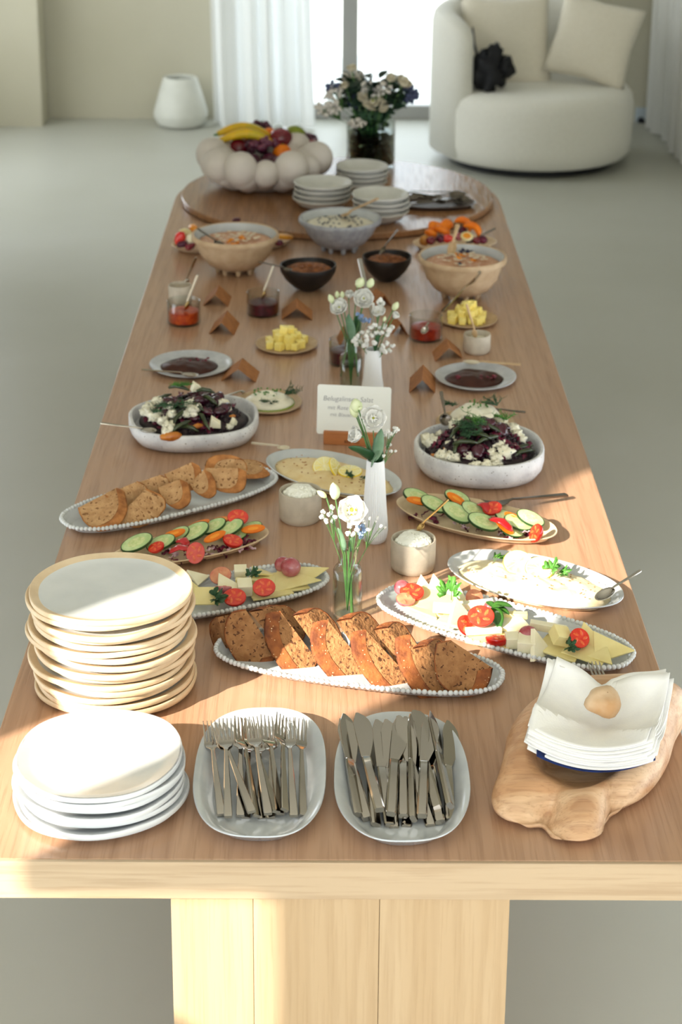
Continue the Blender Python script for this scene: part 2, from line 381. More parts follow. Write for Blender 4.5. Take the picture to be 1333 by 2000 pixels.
M_DRED = mat('dark_red_skin', rgb(128, 14, 34), .2, rgb(92, 8, 28), 15, coat=.4)
M_GRAPE = mat('grape_skin', rgb(96, 36, 58), .3, rgb(58, 20, 44), 25, coat=.2)
M_RGRAPE = mat('red_grape', rgb(156, 44, 58), .22, rgb(186, 120, 124), 40, coat=.3)
M_GRFL = mat('grape_flesh', rgb(214, 150, 110), .2, rgb(196, 110, 84), 60, coat=.4)
M_BANANA = mat('banana_skin', rgb(232, 178, 20), .45, rgb(190, 168, 30), 14)
M_PEAR = mat('pear_skin', rgb(132, 142, 40), .4, rgb(104, 118, 32), 20)
M_NAPKIN = mat('paper_napkin', rgb(236, 235, 234), .9, rgb(240, 239, 236), 50, bump=.0003, bscale=300)
M_NAVY = mat('navy_cloth', rgb(24, 46, 104), .9, rgb(14, 30, 76), 60)
M_STONE = mat('pebble', rgb(214, 190, 160), .7, rgb(184, 142, 98), 14, bump=.0008, bscale=60, spots=rgb(150, 118, 88), spot_scale=60, spot_size=.08)
M_TEAK = wood('teak_root', rgb(196, 150, 110), rgb(128, 78, 46), rgb(222, 188, 152), 0, 1.6, .5, .0002, .25)
M_BLOCK = wood('block_wood', rgb(178, 112, 62), rgb(136, 78, 38), rgb(190, 126, 74), 0, 2.0, .5, .0002, .3)
M_CARD = mat('card', rgb(232, 234, 230), .7)
M_INK = mat('pencil_ink', rgb(128, 128, 136), .9)
M_BURN = mat('burnt_mark', rgb(96, 44, 18), .9)
M_WALL = mat('plaster', rgb(196, 191, 172), .9, rgb(189, 184, 164), 1.5, bump=.0008, bscale=60)
M_FLOOR = mat('concrete_floor', rgb(184, 184, 175), .4, rgb(175, 175, 164), 1.1, bump=.0002, bscale=50, detail=8, lo=.3, hi=.7)
M_CEIL = mat('ceiling_paint', rgb(232, 230, 222), .9)
M_FRAME = mat('window_frame_paint', rgb(168, 168, 166), .5)
M_BOUC = mat('boucle', rgb(232, 230, 220), .95, rgb(220, 217, 206), 200, bump=.0025, bscale=260, sheen=.3)
M_LINEN = mat('linen', rgb(230, 223, 206), .95, rgb(219, 211, 192), 150, bump=.0015, bscale=300, sheen=.2)
M_BLACK = mat('black_cloth', rgb(16, 17, 24), .6, rgb(8, 8, 14), 30)

# ================================================================== the room
def struct(name, mb, m, **k):
    return tag(mb.build(name, m, smooth=False, **k), kind='structure')
H = 3.2
struct('floor', MB().box((-.15, 4.3, -.05), (4.9, 13.9, .1)), M_FLOOR)
struct('ceiling', MB().box((-.15, 4.3, H + .05), (4.9, 13.9, .1)), M_CEIL)
# far wall with its tall glazed opening
WX0, WX1, WTOP = -0.72, 0.76, 2.62
mb = MB(); mb.box(((-2.4 + WX0) / 2, 11.24, H / 2), (WX0 + 2.4, .2, H)); mb.box(((WX1 + 2.2) / 2, 11.24, H / 2), (2.2 - WX1, .2, H))
mb.box(((WX0 + WX1) / 2, 11.24, (H + WTOP) / 2), (WX1 - WX0, .2, H - WTOP))
struct('wall_back', mb, M_WALL)
struct('trim_1', MB().box((-2.03, 11.0, H / 2), (.54, .24, H)), M_WALL)
mb = MB(); mb.box((2.15, -.825, H / 2), (.14, 3.65, H)); mb.box((2.15, 8.125, H / 2), (.14, 6.25, H)); mb.box((2.15, 3.0, 2.15), (.14, 4.0, 2.1)); mb.box((2.15, 3.0, .025), (.14, 4.0, .05))  # low opening added to let fill light onto the floor
struct('wall_right', mb, M_WALL)
# front wall behind the photographer: big window opening
mb = MB(); mb.box((-2.30, -2.52, H / 2), (.14, .12, H)); mb.box((2.12, -2.52, H / 2), (.16, .12, H))
mb.box((-.1, -2.52, .04), (4.3, .12, .08)); mb.box((-.1, -2.52, 3.12), (4.3, .12, .16))
struct('wall_front', mb, M_WALL)
# left wall: narrow slot shaping the sun band, added fill openings, wide opening beyond
E_ = tan(ELEV)
YA, YB, YC = .743, 1.175, .429         # edges of the slot, cut to shape the sun patches
hA = T - .0625 + (2.3277 - YA) / sin(AZ) * E_; hC = T - .0625 + (2.3277 - YC) / sin(AZ) * E_
def poly_wall(pts, x=-2.30, t=.02):
    n = len(pts); vs = [(x, p[0], p[1]) for p in pts] + [(x - t, p[0], p[1]) for p in pts]
    return vs, [tuple(range(n)), tuple(range(2 * n - 1, n - 1, -1))] + [(i, (i + 1) % n, n + (i + 1) % n, n + i) for i in range(n)]
mb = MB()
mb.add(*poly_wall([(-.05, 0), (YC, 0), (YC, hC), (YA, hA), (YA, H), (-.05, H)]))
mb.add(*poly_wall([(-2.6, 0), (-.05, 0), (-.05, .08), (-2.6, .08)])); mb.add(*poly_wall([(-2.6, 2.6), (-.05, 2.6), (-.05, H), (-2.6, H)]))  # side opening added for fill light and floor bounce
mb.add(*poly_wall([(YB, 0), (1.5, 0), (1.5, .7), (4.6, .7), (4.6, 0), (8.4, 0), (8.4, H), (1.36, H), (1.36, 2.80), (YB, 2.70)]))
mb.add(*poly_wall([(1.5, 0), (4.6, 0), (4.6, .05), (1.5, .05)]))  # sill under the low opening added for fill light
mb.add(*poly_wall([(YC, 0), (YB, 0), (YB, 1.975), (YC, 1.975)]))
mb.add(*poly_wall([(YA, H - .12), (1.36, H - .12), (1.36, H), (YA, H)]))
mb.add(*poly_wall([(8.4, 0), (10.6, 0), (10.6, .3), (8.4, .3)])); mb.add(*poly_wall([(8.4, 2.8), (10.6, 2.8), (10.6, H), (8.4, H)]))
mb.add(*poly_wall([(10.6, 0), (11.3, 0), (11.3, H), (10.6, H)]))
struct('wall_left', mb, M_WALL)
# outside: unseen wall added to block direct sun; terrace beyond the glass
o = struct('sun_block_wall', MB().box((-4.3, 8.22, 3.0), (3.9, .2, 6.0)), M_CEIL)
o = tag(MB().box((0, 15.6, -.12), (14, 8.4, .1)).build('terrace', mat('terrace_slab', rgb(226, 226, 222), .8), smooth=False), kind='structure')
# glazed door: frame, mullion, panes
def window():
    mb = MB(); Y0, Y1 = 11.16, 11.24
    def fr(x0, x1, z0, z1, y=11.2, d=.07): mb.box(((x0 + x1) / 2, y, (z0 + z1) / 2), (x1 - x0, d, z1 - z0))
    fr(WX0, WX0 + .08, 0, WTOP); fr(WX1 - .07, WX1, 0, WTOP)
    fr(WX0, WX1, 0, .085); fr(WX0, WX1, WTOP - .08, WTOP)
    a, b = F(668, 100, 11.17).x, F(700, 100, 11.17).x
    fr(a, b, .085, WTOP - .08)
    fo = mb.build('window_1', M_FRAME, smooth=False, bevel=.006); tag(fo, kind='structure')
    for x0, x1 in ((WX0 + .08, a), (b, WX1 - .07)):
        MB().box(((x0 + x1) / 2, 11.2, WTOP / 2), (x1 - x0, .008, WTOP - .17)).build('pane', M_PANE, fo, smooth=False)
    return a, b
M_PANE = bpy.data.materials.new('thin_pane'); M_PANE.use_nodes = True
_n = M_PANE.node_tree; _n.nodes.clear()
_o = _n.nodes.new('ShaderNodeOutputMaterial'); _t = _n.nodes.new('ShaderNodeBsdfTransparent'); _g = _n.nodes.new('ShaderNodeBsdfGlossy'); _m = _n.nodes.new('ShaderNodeMixShader')
_g.inputs['Roughness'].default_value = .02; _m.inputs[0].default_value = .05; _t.inputs[0].default_value = (.96, .98, .98, 1)
_n.links.new(_t.outputs[0], _m.inputs[1]); _n.links.new(_g.outputs[0], _m.inputs[2]); _n.links.new(_m.outputs[0], _o.inputs[0])
window()
# sheer curtains
M_SHEER = bpy.data.materials.new('sheer_cloth'); M_SHEER.use_nodes = True
_n = M_SHEER.node_tree; _n.nodes.clear()
_o = _n.nodes.new('ShaderNodeOutputMaterial'); _d = _n.nodes.new('ShaderNodeBsdfDiffuse'); _t = _n.nodes.new('ShaderNodeBsdfTranslucent'); _m = _n.nodes.new('ShaderNodeMixShader')
_d.inputs[0].default_value = rgb(240, 238, 232); _t.inputs[0].default_value = rgb(232, 236, 240); _m.inputs[0].default_value = .33
_n.links.new(_d.outputs[0], _m.inputs[1]); _n.links.new(_t.outputs[0], _m.inputs[2]); _n.links.new(_m.outputs[0], _o.inputs[0])
def curtain(name, label, A, B, ztop, zbot, waves, amp, lean=0.0, sd=0, flare=0.0):
    A = Vector(A); B = Vector(B); nx = waves * 12; nz = 14; d = (B - A); L = d.length; d.normalize(); nrm = Vector((-d.y, d.x, 0))
    vs = []
    for k in range(nz + 1):
        z = ztop + (zbot - ztop) * k / nz; t = k / nz
        for i in range(nx + 1):
            u = i / nx; ph = u * waves * 2 * pi + .9 * sin(u * 9 + sd)
            w = amp * (1 + .35 * sin(u * 13 + sd)) * (.75 + .35 * t)
            p = A + d * (L * (u + (lean + flare * u) * t * t)) + nrm * (w * sin(ph) + .25 * w * sin(2.3 * ph + t * 2))
            vs.append((p.x - A.x, p.y - A.y, z))
    fs = [(k * (nx + 1) + i, k * (nx + 1) + i + 1, (k + 1) * (nx + 1) + i + 1, (k + 1) * (nx + 1) + i) for k in range(nz) for i in range(nx)]
    o = MB().add(vs, fs).build(name, M_SHEER, loc=(A.x, A.y, 0), sharp=180)
    return tag(o, label, 'curtain')
cA = F(404, 100, 10.92); cB = F(597, 100, 10.92)
curtain('sheer_curtain', 'white sheer curtain hanging left of the glazed door behind the pot', (cA.x, 10.93, 0), (cB.x, 10.93, 0), 3.1, .01, 5, .055, .06, 1, .04)
curtain('sheer_curtain', 'white curtain hanging along the right wall beside the round armchair', (1.97, 9.6, 0), (1.93, 11.02, 0), 3.1, .01, 9, .04, 0, 3)
# wall socket and plug at the right, low behind the armchair
s0 = F(1256, 236, 11.12)
o = MB().box((0, 0, 0), (.09, .012, .16)).build('wall_socket', mat('socket_plastic', rgb(190, 202, 210), .4), loc=(s0.x, 11.132, s0.z), bevel=.004)
tag(o, 'pale wall socket low on the far wall right of the armchair', 'socket')
MB().tube([(0, 0, 0), (0, -.035, 0)], .022, 12).build('plug', M_BLACK, o, loc=(-.01, -.006, .0))

# potted vase at the far wall
pc = W(353, 240, -.75); pc.y = 10.72; pc.x = F(353, 200, 10.72).x
pot = dish('floor_vase', .163, .163, [(.163, 0), (.055, 0), (.025, .012), (0, .06), (.0, .085), (.03, .19), (.062, .292), (.07, .295), (.076, .288), (.05, .19), (.04, .08), (.15, .06)],
           mat('pot_white', rgb(224, 225, 218), .6, rgb(214, 215, 207), 8), loc=(F(353, 200, 10.95).x, 10.95, 0), n=48)
tag(pot, 'white tapered ceramic floor pot standing against the back wall', 'vase')

# ------------------------------------------------------------------ armchair
AC = Vector((1.10, 10.12, 0)); R0 = .555
arm = thing('round_armchair', 'large round cream boucle swivel armchair by the glazed door', 'armchair', AC)
def lathe(prof, n=56, a0=0.0, a1=2 * pi):
    return [[(r * cos(2 * pi * i / n), r * sin(2 * pi * i / n), z) for i in range(n)] for r, z in prof]
MB().loft(lathe([(.40, 0), (.46, .005), (.46, .05), (.40, .06)])).build('swivel_base', M_BLACK, arm)
MB().loft(lathe([(.42, .045), (.52, .05), (.548, .075), (.555, .14), (.555, .34), (.545, .39), (.515, .425), (.46, .44), (.25, .452), (.05, .455)])).build('seat', M_BOUC, arm, sharp=180)
rings = []
for i in range(41):
    th = radians(222 - 192 * i / 40 * 1.0); e = min(i, 40 - i) / 5; h = .80 + .06 * sin(pi * i / 40)
    sc = 1 if e >= 1 else sqrt(max(0, 1 - (1 - e) ** 2)) * .85 + .15
    ro, ri = .575, .43; mid = (ro + ri) / 2; hw = (ro - ri) / 2 * sc; z0 = .08
    ht = h - (1 - sc) * .10
    prof = [(-1, z0), (-1, ht - .07), (-.86, ht - .025), (-.5, ht), (.5, ht), (.86, ht - .025), (1, ht - .07), (1, z0)]
    rings.append([((mid + hw * a) * cos(th), (mid + hw * a) * sin(th), z) for a, z in prof])
MB().loft(rings).build('backrest', M_BOUC, arm, sharp=180)
def cushion(label, loc, w, h, t, rx, ry, rz, m):
    n = 16; vs = []; fs = []
    for sgn in (1, -1):
        for j in range(n + 1):
            for i in range(n + 1):
                u, v = i / n * 2 - 1, j / n * 2 - 1
                x = u * w / 2 * (1 - .09 * (1 - abs(v)) ** 1.0 * abs(u) ** 3 * 1.0 - .0); y = v * h / 2 * (1 - .09 * (1 - abs(u)) * abs(v) ** 3)
                q = ((1 - u * u) * (1 - v * v)) ** .42 if abs(u) < 1 and abs(v) < 1 else 0
                z = sgn * (t / 2 * q + (.006 * noise.noise(Vector((u * 3, v * 3, sgn + w * 9))) if q else 0))
                vs.append((x, y, z))
    s = (n + 1) ** 2
    for k in (0, 1):
        for j in range(n):
            for i in range(n):
                a = k * s + j * (n + 1) + i; fs.append((a, a + 1, a + n + 2, a + n + 1))
    o = MB().add(vs, fs).build('cushion', m, sharp=180)
    q = o.modifiers.new('weld', 'WELD'); q.merge_threshold = .0005
    ang(o, loc, rx, ry, rz); return tag(o, label, 'cushion', None)
pl = F(990, 85, 10.12); pr = F(1163, 82, 10.02)
cushion('square linen cushion leaning in the armchair behind the black bag', (pl.x, 10.15, pl.z), .50, .53, .19, radians(66), 0, radians(4), M_LINEN)
cushion('tilted square cream cushion on the right side of the armchair', (pr.x, 10.06, pr.z), .46, .47, .17, radians(66), radians(0), radians(-10), M_LINEN).rotation_euler = (radians(66), radians(13), radians(-12))
bp = F(960, 160, 9.84)
bag = thing('bag', 'black soft bag with strap slumped on the armchair seat', 'bag', (bp.x, 9.84, .45))
MB().sph((-.01, 0, .10), (.085, .085, .11), 18, 12, nz=.7, nf=12, sd=3).sph((-.06, .02, .09), (.05, .07, .10), 14, 10, nz=.5, nf=9, sd=8).sph((.075, -.02, .12), (.05, .05, .06), 12, 8, nz=.6, nf=12, sd=5).sph((.01, 0, .19), (.045, .04, .05), 12, 8, nz=.9, nf=12, sd=1).build('body', M_BLACK, bag, sharp=180)
MB().tube([(-.06, .02, .12), (-.09, .07, .22), (-.10, .10, .31), (-.085, .12, .2), (-.05, .08, .1)], .009, 8, flat=.5).build('strap', mat('navy_strap', rgb(20, 26, 54), .6), bag)

# ================================================================== table
tab = thing('dining_table', 'long light oak dining table with rounded far end on panel leg', 'table', (0, 2.3277, 0))
HW, THK, YF = .5667, .0625, 6.241 - 2.3277
def table_outline(z, ins=0.0, y0=0.0):
    pts = [(-HW + ins, y0 + ins, z), (HW - ins, y0 + ins, z)]
    for i in range(41):
        th = pi * i / 40; pts.append(((HW - ins) * cos(th), YF + (HW - ins) * sin(th), z))
    return pts
MB().loft([table_outline(T - THK, .002, .004), table_outline(T - .0015, 0, .004), table_outline(T, .0015, .004)], [0, 0, 0]).build('tabletop', M_TOP, tab, smooth=False)
MB().box((0, .0005, T - THK / 2 - .0006), (HW * 2 + .0006, .007, THK + .0005)).build('edge_band', M_EDGE, tab, smooth=False, bevel=.0012, seg=2)
lx = [F(334, 1755, 2.332).x, F(495, 1755, 2.332).x, F(742, 1755, 2.332).x, F(996.5, 1755, 2.332).x]
leg = MB().box((0, .17, (T - THK) / 2), (lx[3] - lx[0] - .004, .29, T - THK)).build('leg', M_LEG, tab, loc=((lx[0] + lx[3]) / 2, 0, 0), smooth=False)
for i in range(3):
    MB().box((0, .012, 0), (lx[i + 1] - lx[i] - .0007, .022, T - THK)).build('board', M_LEG, leg, loc=((lx[i] + lx[i + 1]) / 2 - (lx[0] + lx[3]) / 2, 0, (T - THK) / 2), smooth=False, bevel=.0006, seg=1)
MB().box((0, 0, (T - THK) / 2), (.5, .3, T - THK)).build('leg', M_LEG, tab, loc=(0, 3.75, 0), smooth=False, bevel=.002)

tt = dish('turntable', .5425, .5425, [(.5425, -.0235), (.012, -.0235), (0, -.019), (0, -.003), (.0025, 0), (.5, 0)], M_TURN, n=96, smooth=True, sharp=30)
tt.location = (0, 6.241, T + .025); tag(tt, 'round brown wooden turntable board on the far end of the table', 'turntable')

# ================================================================== crockery
def plate_profile(zr, foot, r, steep=.02, th=.004, m_in=0):
    """profile of a shallow plate whose rim is zr above its base"""
    return [(r, .0015), (foot + .012, .0015), (foot + .010, 0), (foot, 0), (foot - .004, .003), (.004, zr - .004), (0, zr - .0018), (.0006, zr), (.003, zr - .0003),
            (steep * .55, zr * .62 + .001, m_in), (steep, .0055, m_in), (steep + .02, .0045, m_in), (r, .0045, m_in)]
def oval(name, label, group, c, a, b, deg, zr, mats, e=2.2, wob=.006, sd=1, steep=.02, m_in=0, cat='platter', n=72):
    o = dish(name, a, b, plate_profile(zr, .03, b, steep, m_in=m_in), mats, loc=(c[0], c[1], T), e=e, wob=wob, sd=sd, rz=radians(deg), n=n)
    return tag(o, label, cat, group)
def beaded(label, c, a, b, deg, zr=.022, nb=120, sd=1):
    e = 2.6
    o = dish('beaded_platter', a, b, plate_profile(zr, .03, b, .018), [M_GREYG], loc=(c[0], c[1], T), e=e, rz=radians(deg), n=80)
    mb = MB(); pts = outline(a - .001, b - .001, e, 720)(0, zr)
    L = [0]
    for i in range(1, 721):
        p, q = pts[i - 1], pts[i % 720]; L.append(L[-1] + hypot(q[0] - p[0], q[1] - p[1]))
    nb = int(L[-1] / .0088); k = 0; r = random.Random(sd)
    for i in range(nb):
        s = L[-1] * i / nb
        while L[k + 1] < s: k += 1
        p = pts[k]; mb.sph((p[0], p[1], zr + r.uniform(-.0005, .0005)), .0049 * r.uniform(.9, 1.08), 8, 5)
    tag(mb.build('beaded_rim', M_WHITE, o, sharp=180), kind='stuff')
    return tag(o, label, 'platter', 'white platters with a beaded rim')
def on(c, deg, u, v, z=0.0):
    """point u along and v across an oval platter"""
    t = radians(deg); return Vector((c[0] + u * cos(t) - v * sin(t), c[1] + u * sin(t) + v * cos(t), T + z))

# dinner plates: tall leaning stack
DC = (-.394, 2.851)
def dinner_plate():
    R = .134
    prof = [(R, .0015), (.045, .0015), (.043, 0), (.038, 0), (.033, .001), (.005, .0045), (.0008, .0062), (0, .0085), (.0002, .0125), (.0012, .0146), (.003, .0152), (.0045, .0145), (.013, .0115), (.016, .0105, 1), (.030, .0065, 1), (R, .006, 1)]
    return dish('dinner_plate', R, R * 1.03, prof, [M_BEIGE, M_WHITE], e=2.12, wob=.010, n=80)
N_D = 16; HD = .172
dp = dinner_plate(); r = random.Random(5)
for i in range(N_D):
    o = dp if i == 0 else dup(dp)
    t = i / (N_D - 1); top = i == N_D - 1
    dx, dy = (0, 0) if top else (r.uniform(-.009, .009), r.uniform(-.008, .008))
    o.location = (DC[0] + dx, DC[1] + dy, T + HD * t + .0002)
    o.rotation_euler = (r.uniform(-.012, .012) * (0 if i == 0 else 1), r.uniform(-.012, .012) * (0 if i == 0 else 1), r.uniform(0, 6.28))
    lb = 'topmost beige-rimmed dinner plate with white centre on the tall stack' if top else ('lowest beige-rimmed dinner plate of the tall stack, on the table' if i == 0 else 'beige-rimmed dinner plate, %s from the top of the tall stack' % ORD[N_D - 1 - i])
    tag(o, lb, 'plate', 'beige-rimmed dinner plates in the tall stack')
# small plates
SCN = (-.374, 2.49)
def small_plate():
    R = .126
    prof = [(R, .0015, 0), (.040, .0015), (.038, 0), (.033, 0), (.028, .0015), (.004, .0060), (.0005, .0085), (0, .0115), (.0003, .0145), (.0014, .0163, 1), (.003, .0166, 1), (.0045, .016), (.018, .0105), (.030, .006), (R, .0055)]
    return dish('side_plate', R, R * 1.05, prof, [M_WHITE, M_RIMG], e=2.15, wob=.012, sd=4, n=80)
sp = small_plate(); N_S = 7; HS = .068
for i in range(N_S):
    o = sp if i == 0 else dup(sp); t = i / (N_S - 1); top = i == N_S - 1
    dx, dy = (0, 0) if top else (r.uniform(-.004, .007), r.uniform(-.008, .006))
    o.location = (SCN[0] + dx, SCN[1] + dy, T + HS * t + .0002)
    o.rotation_euler = (0 if i == 0 else r.uniform(-.012, .012), 0 if i == 0 else r.uniform(-.012, .012), 0 if top else r.uniform(0, 6.28))
    lb = 'topmost white side plate on the short front stack' if top else ('lowest white side plate of the short front stack' if i == 0 else 'white side plate, %s from the top of the short front stack' % ORD[N_S - 1 - i])
    tag(o, lb, 'plate', 'white side plates in the short front stack')

# cutlery platters
FP = (-.127, 2.536); KP = (.095, 2.525)
oval('oval_platter', 'grey-white oval platter at the front edge holding the forks', 'oval cutlery platters', FP, .186, .1045, 90, .028, [M_GREYG, M_RIMG], e=2.7, wob=.006, sd=3, steep=.03)
oval('oval_platter', 'grey-white oval platter at the front edge holding the knives', 'oval cutlery platters', KP, .186, .1065, 90, .028, [M_GREYG, M_RIMG], e=2.5, wob=.010, sd=9, steep=.03)

def make_fork(L=.20, m=M_STEEL):
    o = bpy.data.objects.new('fork', None); COL.objects.link(o)
    MB().bar([(0, 0, 0, .0125, .005), (.003, 0, .0005, .0135, .006), (L * .30, 0, .001, .0105, .0055), (L * .56, 0, .002, .007, .0045), (L * .66, 0, .0035, .0055, .0035)]).build('handle', m, o, sharp=30)
    hb = MB(); x0 = L * .66
    hb.bar([(x0 - .002, 0, .0036, .0052, .0032), (x0 + .008, 0, .0015, .009, .0022), (x0 + .016, 0, -.0015, .019, .0018), (x0 + .026, 0, -.003, .0245, .0016), (x0 + .032, 0, -.0028, .0245, .0015)])
    for k in range(4):
        y = (k - 1.5) * .0064
        hb.bar([(x0 + .030, y * .98, -.0029, .0044, .0016), (x0 + .045, y, -.0018, .0034, .0015), (x0 + .060, y, .001, .0027, .0014), (L, y, .004, .0012, .001)])
    hb.build('tines', m, o, sharp=30)
    return o
def make_knife(L=.235, m=M_STEEL):
    o = bpy.data.objects.new('knife', None); COL.objects.link(o)
    x1 = L * .53
    MB().bar([(0, 0, 0, .014, .009), (.003, 0, 0, .0165, .0105), (x1 * .6, 0, 0, .0155, .010), (x1 - .004, 0, 0, .0145, .008), (x1, 0, 0, .013, .004)], rd=.5).build('handle', m, o, sharp=30)
    secs = []
    for k in range(13):
        t = k / 12; x = x1 + (L - x1) * t
        top_ = .0075 - .001 * t; bot = -.0070 - .0150 * sin(min(1, t * 1.25) * pi * .62) * (1 if t < .75 else (1 - ((t - .75) / .25) ** 2))
        if t > .75: top_ = .0065 - .001 * t - ((t - .75) / .25) ** 2.2 * .009; bot = min(bot, top_ - .001)
        if k == 12: mid = -.0035; top_, bot = mid + .0022, mid - .0022
        secs.append((x, (top_ + bot) / 2, 0, top_ - bot, .0018))
    MB().bar(secs).build('blade', m, o, sharp=30)
    return o
def make_spoon(L=.17, wb=.03, lb=.045, m=M_STEEL, hw=.008, ht=.003, mh=None):
    o = bpy.data.objects.new('spoon', None); COL.objects.link(o); x1 = L - lb
    MB().bar([(0, 0, 0, hw * .8, ht), (.004, 0, 0, hw * 1.1, ht), (x1 * .5, 0, .001, hw * .8, ht), (x1 - .004, 0, .003, hw * .55, ht), (x1 + .004, 0, .0022, hw * .7, ht * .7)]).build('handle', mh or m, o, sharp=30)
    rings = []
    for k in range(6):
        t = 1 - k / 5 * .98
        rings.append([(x1 + lb / 2 + cos(2 * pi * i / 20) * lb / 2 * t, sin(2 * pi * i / 20) * wb / 2 * t, .001 - .007 * (1 - t * t)) for i in range(20)])
    MB().loft(rings, 0, False, True).build('bowl', m, o, solid=.0012, sharp=180)
    return o
def put(o, label, A, B, cat, group=None, roll=0.0):
    frame(o, A, B)
    if roll: o.matrix_world = o.matrix_world @ Matrix.Rotation(roll, 4, 'X')
    return tag(o, label, cat, group)
# forks: (handle end px, tine tip px, height of handle end, height of tips)
forks = [((432, 1592), (408, 1408), .010, .033, 0), ((446, 1596), (440, 1406), .017, .046, 0), ((492, 1586), (425, 1415), .025, .040, -.1), ((470, 1594), (470, 1392), .010, .040, 0),
         ((502, 1594), (462, 1380), .017, .052, .5), ((480, 1598), (490, 1385), .006, .034, .2), ((524, 1590), (487, 1382), .024, .055, 0), ((540, 1586), (476, 1398), .017, .042, .4), ((548, 1590), (518, 1392), .011, .044, .3),
         ((556, 1582), (548, 1386), .024, .050, .6), ((530, 1598), (532, 1388), .006, .036, -.3), ((574, 1594), (562, 1398), .016, .046, 0), ((592, 1594), (586, 1402), .010, .038, .35), ((512, 1600), (505, 1400), .004, .030, 0)]
fk = make_fork(.236)
flabel = ['leftmost fork on the fork platter, lying flat', 'second fork from the left, lying on top with its face up', 'fork slanting across the pile from upper left to lower right', 'fork under the left part of the fork pile',
          'tilted fork with tines highest at the left centre of the pile', 'fork lowest in the middle of the fork pile', 'upper central fork of the pile with its tines spread flat', 'fork leaning left under the central fork',
          'fork tilted beside the centre of the fork pile', 'fork turned on edge right of the centre of the pile', 'fork hidden lowest right of centre in the pile', 'second fork from the right on the fork platter', 'rightmost fork on the fork platter', 'fork at the very bottom between the others']
def cutlery(proto, L, a, b, za, zb, roll):
    A = W(a[0], a[1], za); B = W(b[0], b[1], zb); d = B - A
    # keep the pixel direction of the handle end and the length of the piece
    d = d.normalized() * L
    return A, A + d
for i, (a, b, za, zb, rl) in enumerate(forks):
    o = fk if i == 0 else dup(fk); A, B = cutlery(fk, .236, a, b, za, zb, rl)
    put(o, flabel[i], A, B, 'fork', 'forks on the oval platter', rl)
knives = [((701, 1592), (668, 1392), .012, .040, .35), ((718, 1600), (660, 1398), .010, .036, -.2), ((742, 1582), (694, 1396), .030, .048, 0), ((735, 1612), (712, 1400), .008, .036, .5), ((762, 1612), (730, 1392), .009, .044, .1),
          ((764, 1590), (776, 1402), .026, .046, .15), ((788, 1594), (788, 1400), .018, .040, 0), ((808, 1600), (801, 1396), .016, .050, 1.1), ((825, 1594), (832, 1410), .024, .044, 0), ((770, 1618), (748, 1378), .004, .048, .1),
          ((855, 1578), (812, 1420), .022, .038, -.4), ((880, 1574), (842, 1404), .028, .044, .9), ((880, 1604), (872, 1414), .008, .032, .4), ((860, 1606), (826, 1412), .012, .036, -.2), ((842, 1614), (764, 1370), .006, .056, 0), ((794, 1616), (820, 1416), .004, .028, .3)]
klabel = ['knife with broad blade second from the left on the knife platter', 'leftmost knife on the knife platter, blade curving outward', 'top knife left of centre, its blade pointing up left', 'knife wedged edge-up in the left of the pile', 'knife under the centre left with a long flat blade',
          'central knife lying on top with its blade tip up', 'knife right beside the central one, blade half covered', 'knife standing on edge with a dark blade in the middle', 'flat knife right of the dark blade, on top', 'knife reaching far up behind the centre of the pile',
          'knife slanting left under the right side of the pile', 'bright knife slanting on top at the right of the pile', 'rightmost knife on the knife platter', 'knife low at the right under the bright one', 'knife whose blade reaches furthest up the photo', 'knife hidden at the bottom of the knife pile']
kn = make_knife(.256)
for i, (a, b, za, zb, rl) in enumerate(knives):
    o = kn if i == 0 else dup(kn); A, B = cutlery(kn, .252, a, b, za, zb, rl)
    put(o, klabel[i], A, B, 'knife', 'knives on the oval platter', rl)

# ------------------------------------------------------------------ bowls
def lathe_obj(name, prof, mats, loc, label=None, cat=None, group=None, n=56, wob=0.0, sd=0, **k):
    a = max(p[0] for p in prof)
    o = dish(name, a, a, [(a - p[0],) + tuple(p[1:]) for p in prof], mats, loc=loc, n=n, wob=wob, sd=sd, **k)
    return tag(o, label, cat, group)
def footed_bowl(label, c, R, h, mats, group, lip=True):
    o = lathe_obj('serving_bowl', [(.001, .014), (.4 * R, .014), (.62 * R, .030), (.80 * R, .060), (.90 * R, h * .80), (.91 * R, h * .84), (.985 * R, h * .86), (R, h * .90), (.995 * R, h * .97), (.975 * R, h), (.93 * R, h * .985, 1), (.90 * R, h * .9, 1), (.80 * R, h * .6, 1), (.5 * R, .035, 1), (.001, .028, 1)],
                  mats + [M_GREYG], (c[0], c[1], T), label, 'bowl', group)
    for k in range(8):
        th = 2 * pi * k / 8 + .2
        MB().loft(lathe([(.0045, 0), (.007, .003), (.008, .012), (.010, .026), (.004, .030)], 10)).build('foot', mats[0], o, loc=(.40 * R * cos(th), .40 * R * sin(th), 0))
    return o
gb = 'footed bowls of breakfast food'
BL = (-.310, 5.354); BR = (.359, 5.11); GB = (.007, 5.60)
footed_bowl('beige footed bowl of pinkish muesli at the left, before the turntable', BL, .133, .122, [M_SAND], gb)
footed_bowl('beige footed bowl of pinkish muesli at the right, before the turntable', BR, .129, .128, [M_SAND], gb)
footed_bowl('grey speckled footed bowl with white porridge in the middle', GB, .131, .108, [M_SPECK], gb)
M_MUES = mat('muesli', rgb(214, 166, 132), .5, rgb(196, 140, 104), 45, bump=.002, bscale=110, spots=rgb(232, 214, 196), spot_scale=80, spot_size=.2)
M_PORR = mat('porridge', rgb(232, 226, 208), .5, rgb(220, 212, 190), 45, bump=.002, bscale=110)
